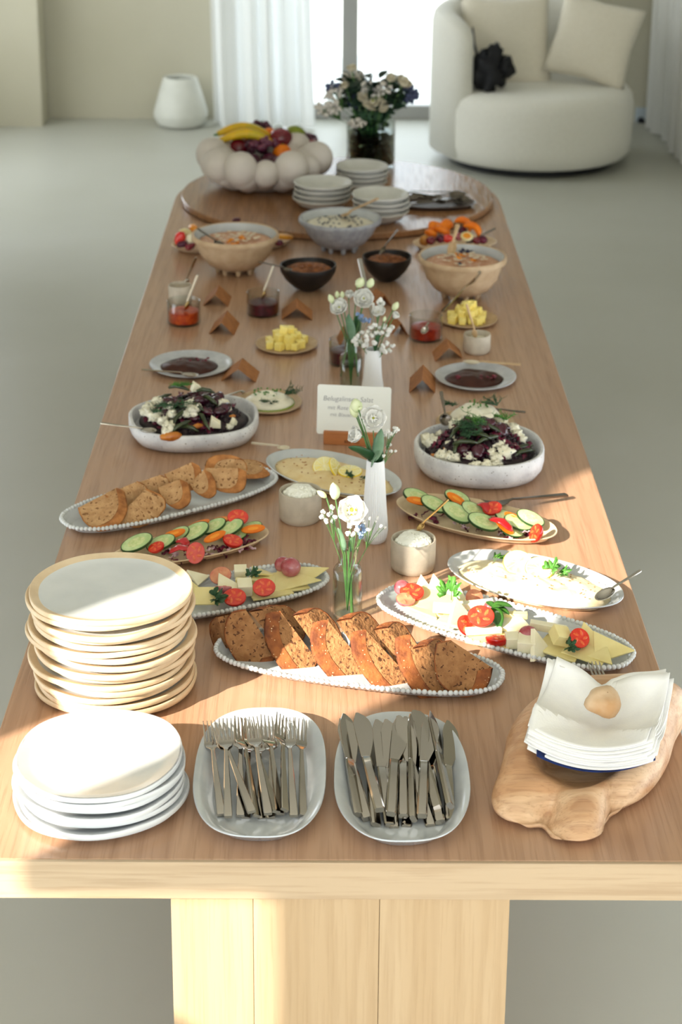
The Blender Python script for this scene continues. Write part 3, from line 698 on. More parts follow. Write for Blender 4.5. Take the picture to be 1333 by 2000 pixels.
for c, R, z, m, lb, sd in ((BL, .112, .097, M_MUES, 'pink-orange soaked muesli filling the left beige bowl', 1), (BR, .108, .104, M_MUES, 'pink-orange soaked muesli filling the right beige bowl', 2), (GB, .108, .085, M_PORR, 'creamy white porridge filling the grey speckled bowl', 3)):
    o = mound(R, R, .006, amp=.004, freq=40, sd=sd).build('muesli' if m is M_MUES else 'porridge', m, loc=(c[0], c[1], T + z), sharp=180); tag(o, lb, 'porridge', None, 'stuff')
def bits(mb_list, name, m, label, cat, group, pts, sc=(.8, 1.2), seed=1, kind=None):
    """copies of one small piece at given points"""
    r = random.Random(seed); protos = [q.build(name, m, sharp=60) for q in mb_list]; out = []
    for i, p in enumerate(pts):
        o = protos[i] if i < len(protos) else dup(protos[i % len(protos)])
        s = r.uniform(*sc); o.location = p[:3]; o.rotation_euler = p[3] if len(p) > 3 else (r.uniform(-.5, .5), r.uniform(-.5, .5), r.uniform(0, 6.28)); o.scale = (s, s, s)
        tag(o, label, cat, group); out.append(o)
    for q in protos[len(pts):]: bpy.data.objects.remove(q)
    return out
def scatter(c, R, z, n, seed, dome=0.0, mx=1.0):
    r = random.Random(seed); out = []
    for _ in range(n):
        a = r.uniform(0, 6.28); q = sqrt(r.random()) * R * mx
        out.append((c[0] + q * cos(a), c[1] + q * sin(a), T + z + dome * (1 - (q / R) ** 2)))
    return out
# toppings
M_APR = mat('apricot', rgb(240, 158, 36), .35, rgb(228, 134, 24), 60, coat=.3)
M_ALM = mat('almond_flake', rgb(232, 218, 196), .6, rgb(214, 196, 170), 60)
crs = MB().tube([(.014 * cos(t * .45), .014 * sin(t * .45), .002 * sin(t)) for t in range(8)], [.002, .004, .005, .0055, .0055, .005, .004, .002], 8)
bits([crs], 'apricot_slice', M_APR, 'curved orange apricot slice on the muesli in the left beige bowl', 'fruit', 'apricot slices on the left muesli', [tuple(W(q[0], q[1], .108)) for q in ((452, 470), (470, 466), (478, 462), (458, 474))], seed=4)
bits([MB().tube([(.010 * cos(t * .5), .010 * sin(t * .5), 0) for t in range(6)], [.002, .004, .0045, .0045, .004, .002], 8)], 'apricot_slice', M_APR, 'small orange apricot piece on the muesli in the right beige bowl', 'fruit', 'apricot pieces on the right muesli', [tuple(W(q[0], q[1], .114)) for q in ((886, 497), (898, 505), (905, 500), (925, 505), (890, 500), (912, 496))], (.7, 1.1), seed=5)
fl = MB().sph((0, 0, 0), (.007, .005, .0015), 8, 4)
for c, R, z, sd, s1, m, nm in ((BL, .07, .1095, 11, 'left beige bowl', M_ALM, 'almond_flakes'), (BR, .07, .117, 12, 'right beige bowl', M_ALM, 'almond_flakes'), (GB, .08, .094, 13, 'grey bowl', mat('dark_seed', rgb(70, 72, 84), .5), 'dark_seeds')):
    mb = MB(); rr = random.Random(sd)
    for p in scatter((0, 0), R, 0, 46, sd): mb.sph((p[0], p[1], rr.uniform(0, .003)), (.007, .005, .0018) if m is M_ALM else (.0045, .0035, .0022), 6, 4)
    o = mb.build(nm, m, loc=(c[0], c[1], T + z)); tag(o, ('pale almond flakes' if m is M_ALM else 'dark seeds') + ' scattered over the food in the ' + s1, 'topping', None, 'stuff')
bits([MB().sph((0, 0, 0), (.007, .007, .006), 10, 6)], 'blueberry', mat('blueberry', rgb(48, 50, 78), .4), 'blueberry lying on the muesli in the right beige bowl', 'berry', 'blueberries on the right muesli', [tuple(W(q[0], q[1], .116)) for q in ((905, 488), (914, 491), (921, 492), (900, 493), (899, 516))])
# spoons of those bowls
def spoon_at(label, a, za, b, zb, m=M_STEEL, mh=None, L=None, wb=.03, lb=.045, hw=.008, ht=.003, cat='spoon', roll=0.0, group=None):
    A = W(a[0], a[1], za); B = W(b[0], b[1], zb); o = make_spoon(L or (B - A).length, wb, lb, m, hw, ht, mh)
    return put(o, label, A, B, cat, group, roll)
spoon_at('dark metal spoon lying in the muesli of the left beige bowl', (386, 446), .135, (428, 476), .108, M_STEELD, L=.13)
spoon_at('pale wooden spoon standing in the porridge of the grey bowl', (738, 388), .185, (668, 422), .098, M_SPOONW, wb=.035, hw=.011, ht=.006)
spoon_at('wooden spoon standing upright in the muesli of the right bowl', (895, 438), .20, (880, 500), .112, M_SPOONW, wb=.03, hw=.011, ht=.006)
# coconut bowls with granola
CL = (-.087, 5.179); CR = (.146, 5.276)
M_GRAN = mat('granola', rgb(150, 92, 50), .7, rgb(104, 58, 30), 70)
for c, R, lb, lg, sd in ((CL, .083, 'black coconut shell bowl of granola nearest the jam jars', 'brown granola heaped in the left coconut bowl', 1), (CR, .074, 'black coconut shell bowl of granola behind the white flowers', 'brown granola heaped in the right coconut bowl', 2)):
    h = .076
    lathe_obj('coconut_bowl', [(.001, 0), (.30 * R, .001), (.55 * R, .012), (.82 * R, .034), (.97 * R, .056), (R, .070), (.985 * R, h), (.94 * R, h - .001), (.92 * R, .060), (.75 * R, .038), (.4 * R, .016), (.001, .012)], [M_COCO], (c[0], c[1], T), lb, 'bowl', 'coconut shell bowls', wob=.012, sd=sd)
    mb = mound(R * .88, R * .88, .014, amp=.003, freq=40, sd=sd); rr = random.Random(sd)
    for p in scatter((0, 0), R * .8, 0, 130, sd, .013):
        mb.sph((p[0], p[1], p[2] - T + rr.uniform(0, .005)), (.005 * rr.uniform(.7, 1.5), .004, .003), 6, 4, M=None)
    tag(mb.build('granola', M_GRAN, loc=(c[0], c[1], T + .058), sharp=180), lg, 'granola', None, 'stuff')
spoon_at('thin spoon resting over the left rim of the left coconut bowl', (506, 511), .085, (570, 528), .078, M_STEELD, wb=.024, lb=.03, hw=.006)
spoon_at('grey spoon standing in granola of the right coconut bowl', (778, 448), .15, (742, 497), .078, M_STEELD, wb=.024, lb=.03, hw=.008)

# small bowl stacks on the turntable
ZT = .025
M_BOWLW = mat('soft_white_bowl', rgb(212, 212, 208), .4, rgb(204, 204, 200), 20)
for (cx, cy), R, n, tiltx, who in (((-.051, 6.03), .098, 4, .0, 'left front'), ((.084, 6.27), .092, 4, 0, 'rear'), ((.142, 5.87), .094, 4, 0, 'right front')):
    pr_ = [(.001, 0), (.45 * R, 0), (.48 * R, .003), (.76 * R, .012), (.87 * R, .023), (.93 * R, .031), (R, .0345), (R, .0395), (.99 * R, .0405), (.965 * R, .039), (.88 * R, .029), (.7 * R, .014), (.4 * R, .007), (.001, .006)]
    b0 = lathe_obj('small_bowl', pr_, [M_BOWLW], (0, 0, 0), n=48, wob=.008, sd=n)
    for k in range(n):
        o = b0 if k == 0 else dup(b0); zt_ = ZT + .0175 * k
        o.location = (cx + r.uniform(-.003, .003), cy + r.uniform(-.003, .003), T + zt_ + .0003); o.rotation_euler = (0, 0, r.uniform(0, 6))
        w = 'topmost' if k == n - 1 else ('lowest' if k == 0 else ORD[n - 1 - k] + ' from the top')
        tag(o, 'small white bowl, %s in the %s stack on the turntable' % (w, who), 'bowl', 'small white bowls in the %s stack' % who)
# tray of serving cutlery on the turntable
TC = (.335, 6.06)
o = dish('cutlery_tray', .135, .075, plate_profile(.016, .02, .075, .015), [mat('dark_tray', rgb(92, 76, 66), .35, rgb(70, 56, 50), 20)], loc=(TC[0], TC[1], T + ZT), e=2.3, rz=radians(3))
tag(o, 'dark oval tray of serving cutlery at the right of the turntable', 'tray')
sv = make_spoon(.20, .036, .055, M_STEELD, .011, .003)
slabels = ['serving spoon at the back of the dark tray', 'serving spoon crossing the middle of the dark tray', 'serving spoon along the front rim of the dark tray', 'serving spoon with bright bowl at the right end of the tray', 'serving spoon lying over the left end of the dark tray', 'serving spoon beneath the others on the dark tray']
for i, (a, za, b, zb) in enumerate([((800, 372), .055, (905, 378), .05), ((795, 386), .055, (890, 380), .06), ((800, 398), .05, (905, 384), .055), ((815, 396), .052, (921, 387), .048), ((772, 376), .06, (850, 392), .052), ((805, 380), .046, (900, 390), .044)]):
    o = sv if i == 0 else dup(sv); A = W(a[0], a[1], za); B = W(b[0], b[1], zb); B = A + (B - A).normalized() * .2; put(o, slabels[i], A, B, 'spoon', 'serving spoons on the dark tray', (i * .5) % 1)
fks = make_fork(.2, M_STEELD)
put(fks, 'serving fork on top of the spoons on the dark tray', W(786, 373, .062), W(850, 384, .062), 'fork')

# ------------------------------------------------------------------ fruit bowl of rounded lobes
FB = Vector((-.262, 6.33, T + ZT))
fb = lathe_obj('fruit_bowl', [(.001, 0), (.085, 0), (.105, .008), (.155, .045), (.180, .075), (.172, .085), (.12, .05), (.001, .03)], [mat('matte_plaster_white', rgb(206, 198, 190), .8, rgb(198, 190, 181), 10)], tuple(FB), 'large white bowl of swollen rounded lobes, filled with fruit', 'bowl', None)
M_PLW = MATS['matte_plaster_white']
for k in range(13):
    th = 2 * pi * k / 13 + radians(-112); big = k % 2 == 0
    rr = .060 if big else .047; Rr = .186 if big else .176
    pts = [(cos(th) * q, sin(th) * q, z) for q, z in ((.075, .030), (.118, .048), (.155, .075), (Rr, .100 if big else .085), (Rr * 1.01, .104 if big else .088))]
    mb = MB(); rings = []
    f_ = [.6, .8, .95, 1.0]
    pass
    mb2 = MB().tube([pts[0], pts[1], pts[2], pts[3]], [rr * .5, rr * .78, rr * .95, rr * .99], 20)
    mb2.sph(pts[3], rr, 20, 14)
    mb2.sph((pts[4][0], pts[4][1], pts[4][2]), rr * .98, 20, 14)
    mb2.build('lobe', M_PLW, fb, sharp=180)
def ball(name, label, cat, px, py, z, r_, m, el=(1, 1, 1), nz=.05, group=None, sd=0, stem=None, rot=(0, 0, 0)):
    p = W(px, py, z); o = MB().sph((0, 0, 0), (r_ * el[0], r_ * el[1], r_ * el[2]), 20, 14, nz=nz, nf=6, sd=sd).build(name, m, loc=p, sharp=180, rot=rot)
    if stem: MB().tube([(0, 0, r_ * el[2] * .92), (.002, 0, r_ * el[2] * 1.08)], .003, 6).build('stem', stem, o)
    return tag(o, label, cat, group)
# hidden bed of fruit under the visible ones
for i, (a, q) in enumerate([(0, .05), (1.2, .06), (2.4, .055), (3.6, .06), (4.9, .05), (5.6, .09), (2.9, .1), (0.6, .1)]):
    o = MB().sph((0, 0, 0), .036, 16, 10, nz=.05, sd=i).build('plum', M_GRAPE, loc=(FB.x + cos(a) * q, FB.y + sin(a) * q, FB.z + .072), sharp=180)
    tag(o, 'dark plum in the lower layer of the fruit bowl', 'fruit', 'dark plums low in the fruit bowl')
ob = W(0, 0)
ball('orange', 'orange at the front of the fruit bowl, nearest the table edge', 'fruit', 552, 300, .125, .034, M_ORANGE, group='oranges in the fruit bowl', stem=M_STEM)
ball('orange', 'orange beside the bananas in the fruit bowl', 'fruit', 490, 269, .165, .030, M_ORANGE, group='oranges in the fruit bowl', sd=2, stem=M_STEM)
ball('orange', 'small orange at the front right between two bowl lobes', 'fruit', 584, 294, .122, .028, M_ORANGE, group='oranges in the fruit bowl', sd=3)
ball('orange', 'orange half hidden behind the red grapes in the bowl', 'fruit', 526, 264, .160, .028, M_ORANGE, group='oranges in the fruit bowl', sd=4)
ball('apple', 'large dark red apple on top of the fruit bowl', 'fruit', 549, 270, .170, .042, M_DRED, (1, 1, .92), stem=M_STEM, sd=5)
ball('apple', 'dark red apple at the left front of the fruit bowl', 'fruit', 466, 290, .135, .036, M_DRED, (1, 1, .95), stem=M_STEM, sd=6)
ball('apple', 'small dark apple at the far right of the fruit bowl', 'fruit', 610, 287, .13, .03, M_DRED, sd=7)
ball('pear', 'green pear at the back right of the fruit bowl', 'fruit', 577, 262, .175, .032, M_PEAR, (1.15, 1, .95), sd=8, stem=M_STEM, rot=(.4, .3, 0))
# bananas
for i, (dx, dy, dz) in enumerate([(0, 0, 0), (.004, -.036, .008), (-.01, .034, .016)]):
    base = W(430, 272, .165); pts = []; rad = []
    for k in range(13):
        t = k / 12; pts.append((t * .19, -.045 * sin(t * pi) * (-.3) - .0, .028 * sin(t * pi))); rad.append(.004 + .0145 * sin(min(1, max(.05, t * 1.02)) * pi) ** .45)
    o = MB().tube(pts, rad, 9).build('banana', M_BANANA, loc=(base.x + dx, base.y + dy, base.z + dz - .005), rot=(.3 - .25 * i, .05, -.12 + .1 * i), sharp=50)
    MB().tube([(-.014, -.002, -.004), (.004, 0, .0)], [.004, .0045], 7).build('stalk', M_STEM, o)
    tag(o, 'yellow-green banana at the left of the fruit bowl, %s of the bunch' % ['middle', 'nearest', 'rear'][i], 'banana', 'bananas in the fruit bowl')
# grapes: three bunches
def bunch(label, px, py, z, n, R, sd, m=M_GRAPE):
    p = W(px, py, z); t = thing('grape_bunch', label, 'grapes', p, 0, 'grape bunches in the fruit bowl'); rr = random.Random(sd)
    g = MB().sph((0, 0, 0), (.0125, .0125, .0135), 12, 8).build('grape', m, t, sharp=180); first = True
    for k in range(n):
        o = g if first else g.copy()
        if not first: COL.objects.link(o); o.parent = t
        first = False; a = rr.uniform(0, 6.28); q = sqrt(rr.random()) * R
        o.location = (q * cos(a) * 1.2, q * sin(a), .022 * (1 - (q / R) ** 2) + rr.uniform(-.006, .006)); o.rotation_euler = (rr.uniform(-.6, .6), rr.uniform(-.6, .6), 0)
    MB().tube([(-.01, 0, 0), (0, .005, .02), (.012, .01, .035)], .0018, 6).build('stem', M_STEM, t)
bunch('bunch of dusky red grapes in the centre of the fruit bowl', 517, 285, .15, 26, .045, 1, mat('dusky_grape', rgb(126, 60, 84), .35, rgb(86, 34, 60), 25, coat=.2))
bunch('bunch of black grapes left of the front orange in the bowl', 492, 290, .135, 20, .04, 2)
bunch('bunch of black grapes at the right side of the fruit bowl', 590, 276, .145, 22, .042, 3)
bunch('bunch of black grapes at the very back of the fruit bowl', 508, 254, .17, 18, .036, 4)

# ================================================================== jars and cups
def glass_jar(label, c, R, h, fill, m, flabel, group='straight glass jars of jam'):
    o = lathe_obj('jam_jar', [(.001, 0), (R - .003, 0), (R, .003), (R, h - .001), (R - .001, h), (R - .0025, h - .001), (R - .003, .006), (.001, .006)], [M_GLASS], (c[0], c[1], T + .0003), label, 'jar', group, n=48)
    j = MB().loft(lathe([(.001, .0066), (R - .0036, .0066), (R - .0036, fill), (R - .006, fill + .001), (R * .6, fill - .001 + .003), (.3 * R, fill + .003), (.001, fill)], 40)).build('jam', m, loc=(c[0], c[1], T + .0003), sharp=60)
    tag(j, flabel, 'jam'); return o
M_JAMO = mat('orange_jam', rgb(214, 84, 24), .3, rgb(176, 44, 14), 90)
M_JAMR = mat('amber_red_jam', rgb(186, 52, 24), .3, rgb(146, 28, 14), 90)
M_JAMD = mat('dark_berry_jam', rgb(92, 14, 34), .3, rgb(60, 8, 22), 60)
JL, J2, JR, JH = (-.428, 4.857), (-.211, 4.94), (.237, 4.732), (.018, 4.53)
glass_jar('glass jar of orange jam at the left table edge', JL, .046, .066, .036, M_JAMO, 'orange jam in the left glass jar')
glass_jar('glass jar of dark berry jam right of the cards', J2, .046, .067, .036, M_JAMD, 'dark berry jam in the glass jar behind the left butter plate')
glass_jar('glass jar of red jam right of the white flowers', JR, .045, .069, .036, M_JAMR, 'amber red jam in the right glass jar')
glass_jar('glass jar of dark jam hidden behind the far flower vases', JH, .043, .066, .036, M_JAMD, 'dark jam in the glass jar behind the far vases')
spoon_at('brass spoon with bone handle in the orange jam jar', (386, 538), .145, (362, 606), .040, M_GOLD, M_BONE, wb=.022, lb=.03, hw=.010, ht=.005)
spoon_at('brass spoon with bone handle in the dark jam jar', (534, 520), .14, (512, 585), .040, M_GOLD, M_BONE, wb=.022, lb=.03, hw=.010, ht=.005)
spoon_at('small metal spoon leaning inside the right jam jar', (838, 630), .06, (826, 652), .036, M_STEEL, wb=.02, lb=.025, hw=.006)
spoon_at('long silver spoon handle rising behind the far flowers', (703, 506), .145, (735, 655), .05, M_STEEL, wb=.02, lb=.03, hw=.012, ht=.004)
def cup(label, c, R, h, n=48, sd=1):
    return lathe_obj('stoneware_cup', [(.001, 0), (R - .006, 0), (R - .0015, .004), (R, .012), (R, h - .004), (R - .0012, h), (R - .003, h - .0004), (R - .0045, h - .005), (R - .005, .012), (R * .6, .006), (.001, .006)], [M_CUP], (c[0], c[1], T), label, 'cup', 'straight stoneware cups', wob=.006, sd=sd)
CPL, CPR, CPH, CPS = (-.082, 3.546), (.145, 3.313), (-.452, 5.03), (.368, 4.625)
cup('beige stoneware cup of cottage cheese left of the near glass vase', CPL, .0445, .066)
cup('beige stoneware cup of cottage cheese right of the white ribbed vase', CPR, .0445, .065, sd=2)
cup('small pale cup with metal spoon behind the orange jam jar', CPH, .033, .058, sd=3)
cup('small beige cup with pale spoon before the right butter plate', CPS, .036, .051, sd=4)
for c, lb, sd in ((CPL, 'white cottage cheese heaped in the left cup', 1), (CPR, 'white cottage cheese heaped in the right cup', 2)):
    mb = mound(.036, .036, .016, amp=.004, freq=60, sd=sd); rr = random.Random(sd)
    for p in scatter((0, 0), .033, 0, 170, sd, .014): mb.sph((p[0], p[1], p[2] - T + rr.uniform(-.001, .004)), rr.uniform(.003, .0052), 6, 4)
    tag(mb.build('cottage_cheese', M_CURD, loc=(c[0], c[1], T + .057), sharp=180), lb, 'cheese', None, 'stuff')
tag(MB().loft(lathe([(.001, .02), (.030, .02), (.030, .034), (.001, .035)], 32)).build('honey', mat('honey', rgb(176, 140, 70), .1, coat=.5), loc=(CPH[0], CPH[1], T)), 'honey low in the small pale cup', 'honey')
tag(MB().loft(lathe([(.001, .02), (.030, .02), (.030, .036), (.001, .037)], 32)).build('cream_spread', M_CREAM, loc=(CPS[0], CPS[1], T)), 'cream low in the small beige cup', 'spread')
spoon_at('shiny metal spoon standing in the small pale cup', (383, 503), .135, (362, 556), .035, M_STEEL, wb=.02, lb=.025, hw=.008)
spoon_at('pale slim spoon standing in the small beige cup', (912, 594), .125, (930, 660), .038, M_SPOONW, wb=.02, lb=.025, hw=.007, ht=.004)
spoon_at('brass spoon handle sticking up from the right cottage cheese cup', (876, 975), .125, (815, 1036), .066, M_GOLD, wb=.02, lb=.02, hw=.0055, ht=.003)

# folded kraft cards: front feet and far end of the ridge
tents = [((396, 597), (446, 599), (428, 556), 'folded brown card standing behind the other left cards'), ((408, 652), (458, 655), (444, 606), 'folded brown card right of the orange jam jar'), ((550, 624), (611, 625), (580, 582), 'folded brown card right of the dark jam jar'),
         ((432, 744), (500, 747), (474, 699), 'folded brown card behind the herb cream cheese plate'), ((767, 652), (800, 657), (772, 618), 'folded brown card half hidden between flowers and red jam'), ((850, 706), (905, 700), (872, 660), 'folded brown card before the right red jam jar'),
         ((799, 767), (851, 767), (827, 711), 'folded brown card left of the right chocolate plate'), ((664, 676), (690, 678), (672, 640), 'folded brown card hidden behind the far glass bottle'), ((735, 598), (768, 600), (742, 568), 'folded brown card hidden behind the tall white flowers')]
for a, b, rg, lb in tents:
    A = W(a[0], a[1]); B = W(b[0], b[1]); w = (B - A).length; h = .036; mid = (A + B) / 2
    C = W(rg[0], rg[1], h); rd = (Vector((C.x, C.y, 0)) - Vector((mid.x, mid.y, 0))); rd.length = min(max(rd.length, .07), .11)
    t = .0016; mb = MB()
    for sgn in (-1, 1):
        f0 = (A if sgn < 0 else B) - mid; f0.z = 0
        vs = [Vector((0, 0, h)), f0, f0 + rd, Vector((0, 0, h)) + rd]
        off = Vector((-sgn * .0, 0, -t * 1.4))
        q = [vs[0], vs[1], vs[2], vs[3], vs[0] + off, vs[1] - f0.normalized() * t * 1.4, vs[2] - f0.normalized() * t * 1.4, vs[3] + off]
        mb.add(q, [(0, 1, 2, 3), (7, 6, 5, 4), (0, 4, 5, 1), (1, 5, 6, 2), (2, 6, 7, 3)])
    o = mb.build('folded_card', M_KRAFT, loc=(mid.x, mid.y, T + .0002), smooth=False); tag(o, lb, 'card', 'folded brown cards')

# butter plates
def cube(s, m, name='butter_cube', bev=.0012):
    return MB().box((0, 0, 0), s).build(name, m, bevel=bev, seg=2)
for c, R, n, sd, lb, fl_ in (((-.138, 4.655), .083, 30, 1, 'small sand-coloured plate of butter cubes left of the flowers', 'left'), ((.362, 4.88), .083, 36, 2, 'small sand-coloured plate of butter cubes beside the red jam jar', 'right')):
    tag(dish('small_plate', R, R, plate_profile(.012, .02, R, .014), [M_SAND], loc=(c[0], c[1], T), wob=.006, sd=sd), lb, 'plate', 'small sand-coloured butter plates')
    rr = random.Random(sd); q0 = cube((.019, .019, .019), M_BUTTER); k = 0
    H_ = [(.007, .054, 18), (.024, .036, 11), (.041, .016, 5 if n > 31 else 3)]
    for z, Rq, cnt in H_:
        for i in range(cnt):
            a = 2.4 * i + z * 90; q = Rq * sqrt((i + .5) / cnt); o = q0 if k == 0 else dup(q0); s = rr.uniform(.85, 1.15)
            ang(o, (c[0] + q * cos(a), c[1] + q * sin(a), T + z + .0085), rr.uniform(-.35, .35) * (z > .01), rr.uniform(-.35, .35) * (z > .01), rr.uniform(0, 1.6), s)
            tag(o, 'pale yellow butter cube heaped on the %s butter plate' % fl_, 'butter', 'butter cubes on the %s plate' % fl_); k += 1
fk2 = make_fork(.15); put(fk2, 'fork leaning into the butter cubes of the right plate', W(864, 610, .01), W(890, 583, .05), 'fork')
# chocolate plates
CHL, CHR = (-.381, 4.486), (.349, 4.404)
M_SPG = mat('plate_grey_glaze', rgb(196, 198, 204), .3, rgb(176, 179, 186), 40, spots=rgb(140, 142, 150), spot_scale=200, spot_size=.12, coat=.2)
for c, R, lb, fl_, sd in ((CHL, .106, 'round grey plate of dark chocolate cream at the left edge', 'left', 1), (CHR, .104, 'round grey plate of dark chocolate cream at the right edge', 'right', 2)):
    tag(dish('small_plate', R, R, plate_profile(.014, .025, R, .018), [M_SPG], loc=(c[0], c[1], T), wob=.008, sd=sd), lb, 'plate', 'grey plates of chocolate cream')
    ch = mound(.075, .064, .014, amp=.007, freq=22, sd=sd, pw=3).build('chocolate_cream', M_CHOC, loc=(c[0] - .004, c[1] - .005, T + .0055), sharp=180); tag(ch, 'glossy dark chocolate cream swirled on the %s grey plate' % fl_, 'spread', None)
    rr = random.Random(sd + 3); mb = MB()
    for i in range(26 if fl_ == 'right' else 12):
        x = -.05 + .1 * rr.random(); y = (-.02 + rr.uniform(-.012, .01)) if fl_ == 'right' else rr.uniform(0, .03) ; mb.sph((x, y, .018 + rr.uniform(-.002, .001)), (.004, .003, .0025), 6, 4)
    tag(mb.build('dried_berry_crumbs', M_BERRY, loc=(c[0], c[1], T)), 'crimson berry crumbs on the %s chocolate cream' % fl_, 'topping', None, 'stuff')
spoon_at('metal spoon lying across the front of the left chocolate plate', (277, 722), .012, (388, 733), .022, M_STEEL, wb=.024, lb=.05, hw=.006)
spoon_at('pale wooden spoon lying over the back of the right chocolate plate', (1018, 712), .02, (905, 706), .022, M_BONE, M_SPOONW, wb=.024, lb=.045, hw=.008, ht=.004)
# cream cheese plates with herbs
def herb_sprig(name, label, p, size, m, rot, sd=0, leaves=5, group=None, cat='herb', kind='parsley'):
    """a sprig: thin stalk and lobed leaflets that bend out of plane"""
    rr = random.Random(sd); t = thing(name, label, cat, p, 0, group); t.rotation_euler = rot
    MB().tube([(0, 0, 0), (size * .25, 0, size * .12), (size * .5, size * .03, size * .1)], size * .025, 5).build('stalk', M_STEM, t)
    for k in range(leaves):
        a = -1.1 + 2.2 * k / max(1, leaves - 1); L = size * (.55 + .12 * rr.random()) * (1 - .2 * abs(a)); vs = [(0, 0, 0)]; N_ = 21
        for i in range(N_):
            u = i / (N_ - 1) * 2 - 1; th = u * 1.15
            rad = L * (.62 + .38 * abs(cos(th * 3.4)) ** .6) * (1 - .33 * abs(u)) * (.9 + .2 * rr.random())
            x, y = cos(th) * rad, sin(th) * rad * .8; vs.append((x, y, .18 * L * sin(x / L * 3 + k) + .10 * L * cos(y / L * 6)))
        mb = MB().add(vs, [(0, i, i + 1) for i in range(1, N_)])
        mb.build('leaflet', m, t, loc=(size * .33 * cos(a) * .8, size * .25 * sin(a), size * .10 + rr.uniform(0, .15) * size), rot=(rr.uniform(-.5, .5), rr.uniform(-.6, .1), a), sharp=180, solid=.0004)
    return t
def dill(label, p, size, sd, m=M_DGREEN, cat='herb', n=9):
    rr = random.Random(sd); mb = MB()
    for k in range(n):
        a = rr.uniform(-1.2, 1.2); L = size * rr.uniform(.6, 1); z = rr.uniform(.2, .8)
        e = Vector((cos(a) * L, sin(a) * L, z * L * .5)); mb.tube([(0, 0, 0), e * .5 + Vector((0, 0, L * .1)), e], [.0011, .0009, .0005], 4)
        for j in range(8):
            q = e * (.25 + .75 * j / 7); d = Vector((rr.uniform(-1, 1), rr.uniform(-1, 1), rr.uniform(-.2, 1))).normalized() * size * .28
            mb.tube([q, q + d * .5, q + d + Vector((0, 0, .001))], [.0007, .0006, .0003], 3)
    o = mb.build('dill_sprig', m, loc=p, rot=(0, 0, rr.uniform(0, 6.28)), sharp=180); return tag(o, label, cat, None)
CML, CMR = (-.172, 4.22), (.325, 4.09)
tag(dish('small_plate', .083, .083, plate_profile(.010, .02, .083, .014), [M_SAND], loc=(CML[0], CML[1], T), wob=.006, sd=5), 'small sand plate of white cream with herbs behind the left salad', 'plate')
tag(dish('small_plate', .095, .085, plate_profile(.010, .02, .083, .014), [M_SAND], loc=(CMR[0], CMR[1], T), wob=.006, sd=6), 'small sand plate of white cream hidden behind the right salad bowl', 'plate')
M_OIL = mat('green_oil', rgb(122, 138, 24), .08, coat=.6)
for c, s_, sd, fl_, hh in ((CML, 1, 1, 'left', .020), (CMR, 1.1, 2, 'right', .040)):
    tag(MB().loft(lathe([(.001, .0035), (.066, .0035), (.064, .0065), (.001, .0068)], 40)).build('herb_oil', M_OIL, loc=(c[0], c[1], T + .0005)), 'green oil pooled around the cream on the %s small plate' % fl_, 'oil')
    mb = mound(.062 * s_, .055 * s_, hh, amp=.007, freq=30, sd=sd)
    for k in range(3):
        mb.tube([((.018 + .012 * k) * cos(t * .6 + k), (.016 + .010 * k) * sin(t * .6 + k), hh * .75 - .003 * k) for t in range(9)], [.003, .007, .009, .010, .010, .010, .009, .007, .003], 10)
    tag(mb.build('cream_cheese', M_CREAM, loc=(c[0], c[1], T + .007), sharp=180), 'white cream cheese swirled on the %s small plate' % fl_, 'cheese')
    rr = random.Random(sd); mb = MB()
    for i in range(22): mb.tube([(0, 0, 0), (.003, 0, .001)], .0022, 6, M=Matrix.Translation((rr.uniform(-.035, .03), rr.uniform(-.02, .03), hh + .004 + rr.uniform(0, .003))) @ Matrix.Rotation(rr.uniform(0, 6), 4, 'Z'))
    tag(mb.build('chopped_chives', M_GREEN, loc=(c[0], c[1], T + .006)), 'chopped green chives sprinkled on the %s cream cheese' % fl_, 'herb', None, 'stuff')
dill('feathery dill sprig at the back of the left cream cheese', (CML[0] + .04, CML[1] + .01, T + .024), .045, 3)
dill('feathery dill sprig hanging over the front of the left cream cheese', (CML[0] + .005, CML[1] - .035, T + .020), .028, 4)
dill('feathery dill sprig on the right of the cream cheese behind the right salad', (CMR[0] + .05, CMR[1], T + .05), .045, 5)
dill('feathery dill sprig on the left of the cream cheese behind the right salad', (CMR[0] - .055, CMR[1] + .02, T + .045), .035, 6)
spoon_at('knife-like handle sticking out left of the left cream cheese plate', (438, 774), .012, (478, 764), .014, M_STEEL, wb=.012, lb=.01, hw=.007)
spoon_at('spoon handle sticking out right of the right cream cheese plate', (1027, 805), .012, (960, 800), .014, M_STEELD, wb=.02, lb=.02, hw=.008)

# ================================================================== salads
SL, SR = (-.339, 4.02), (.314, 3.822)
def _nop(): pass
def salad_bowl(label, c, a, b, h, rz, e, sd):
    th = .011
    prof = [(b, 0), (.030, 0), (.014, .006), (.003, .022), (0, h * .6), (0, h - .004), (.003, h), (th - .003, h), (th, h - .004), (th + .002, h * .4), (th + .02, .010), (b, .010)]
    return tag(dish('salad_bowl', a, b, prof, [M_ROUGH], loc=(c[0], c[1], T), e=e, wob=.012, sd=sd, rz=rz, n=72), label, 'bowl', 'rough white salad bowls')
salad_bowl('rough white oval salad bowl at the left table edge', SL, .152, .135, .050, radians(8), 2.6, 2)
salad_bowl('rough white round salad bowl at the right table edge', SR, .146, .140, .063, 0, 2.2, 5)
M_LENT = mat('black_lentil', rgb(26, 18, 22), .35, rgb(44, 24, 34), 60)
M_ROAST = mat('roast_apricot', rgb(204, 128, 40), .3, rgb(170, 92, 26), 40, coat=.4)
M_BEET = mat('beetroot', rgb(70, 16, 36), .2, rgb(44, 8, 24), 30, coat=.4)
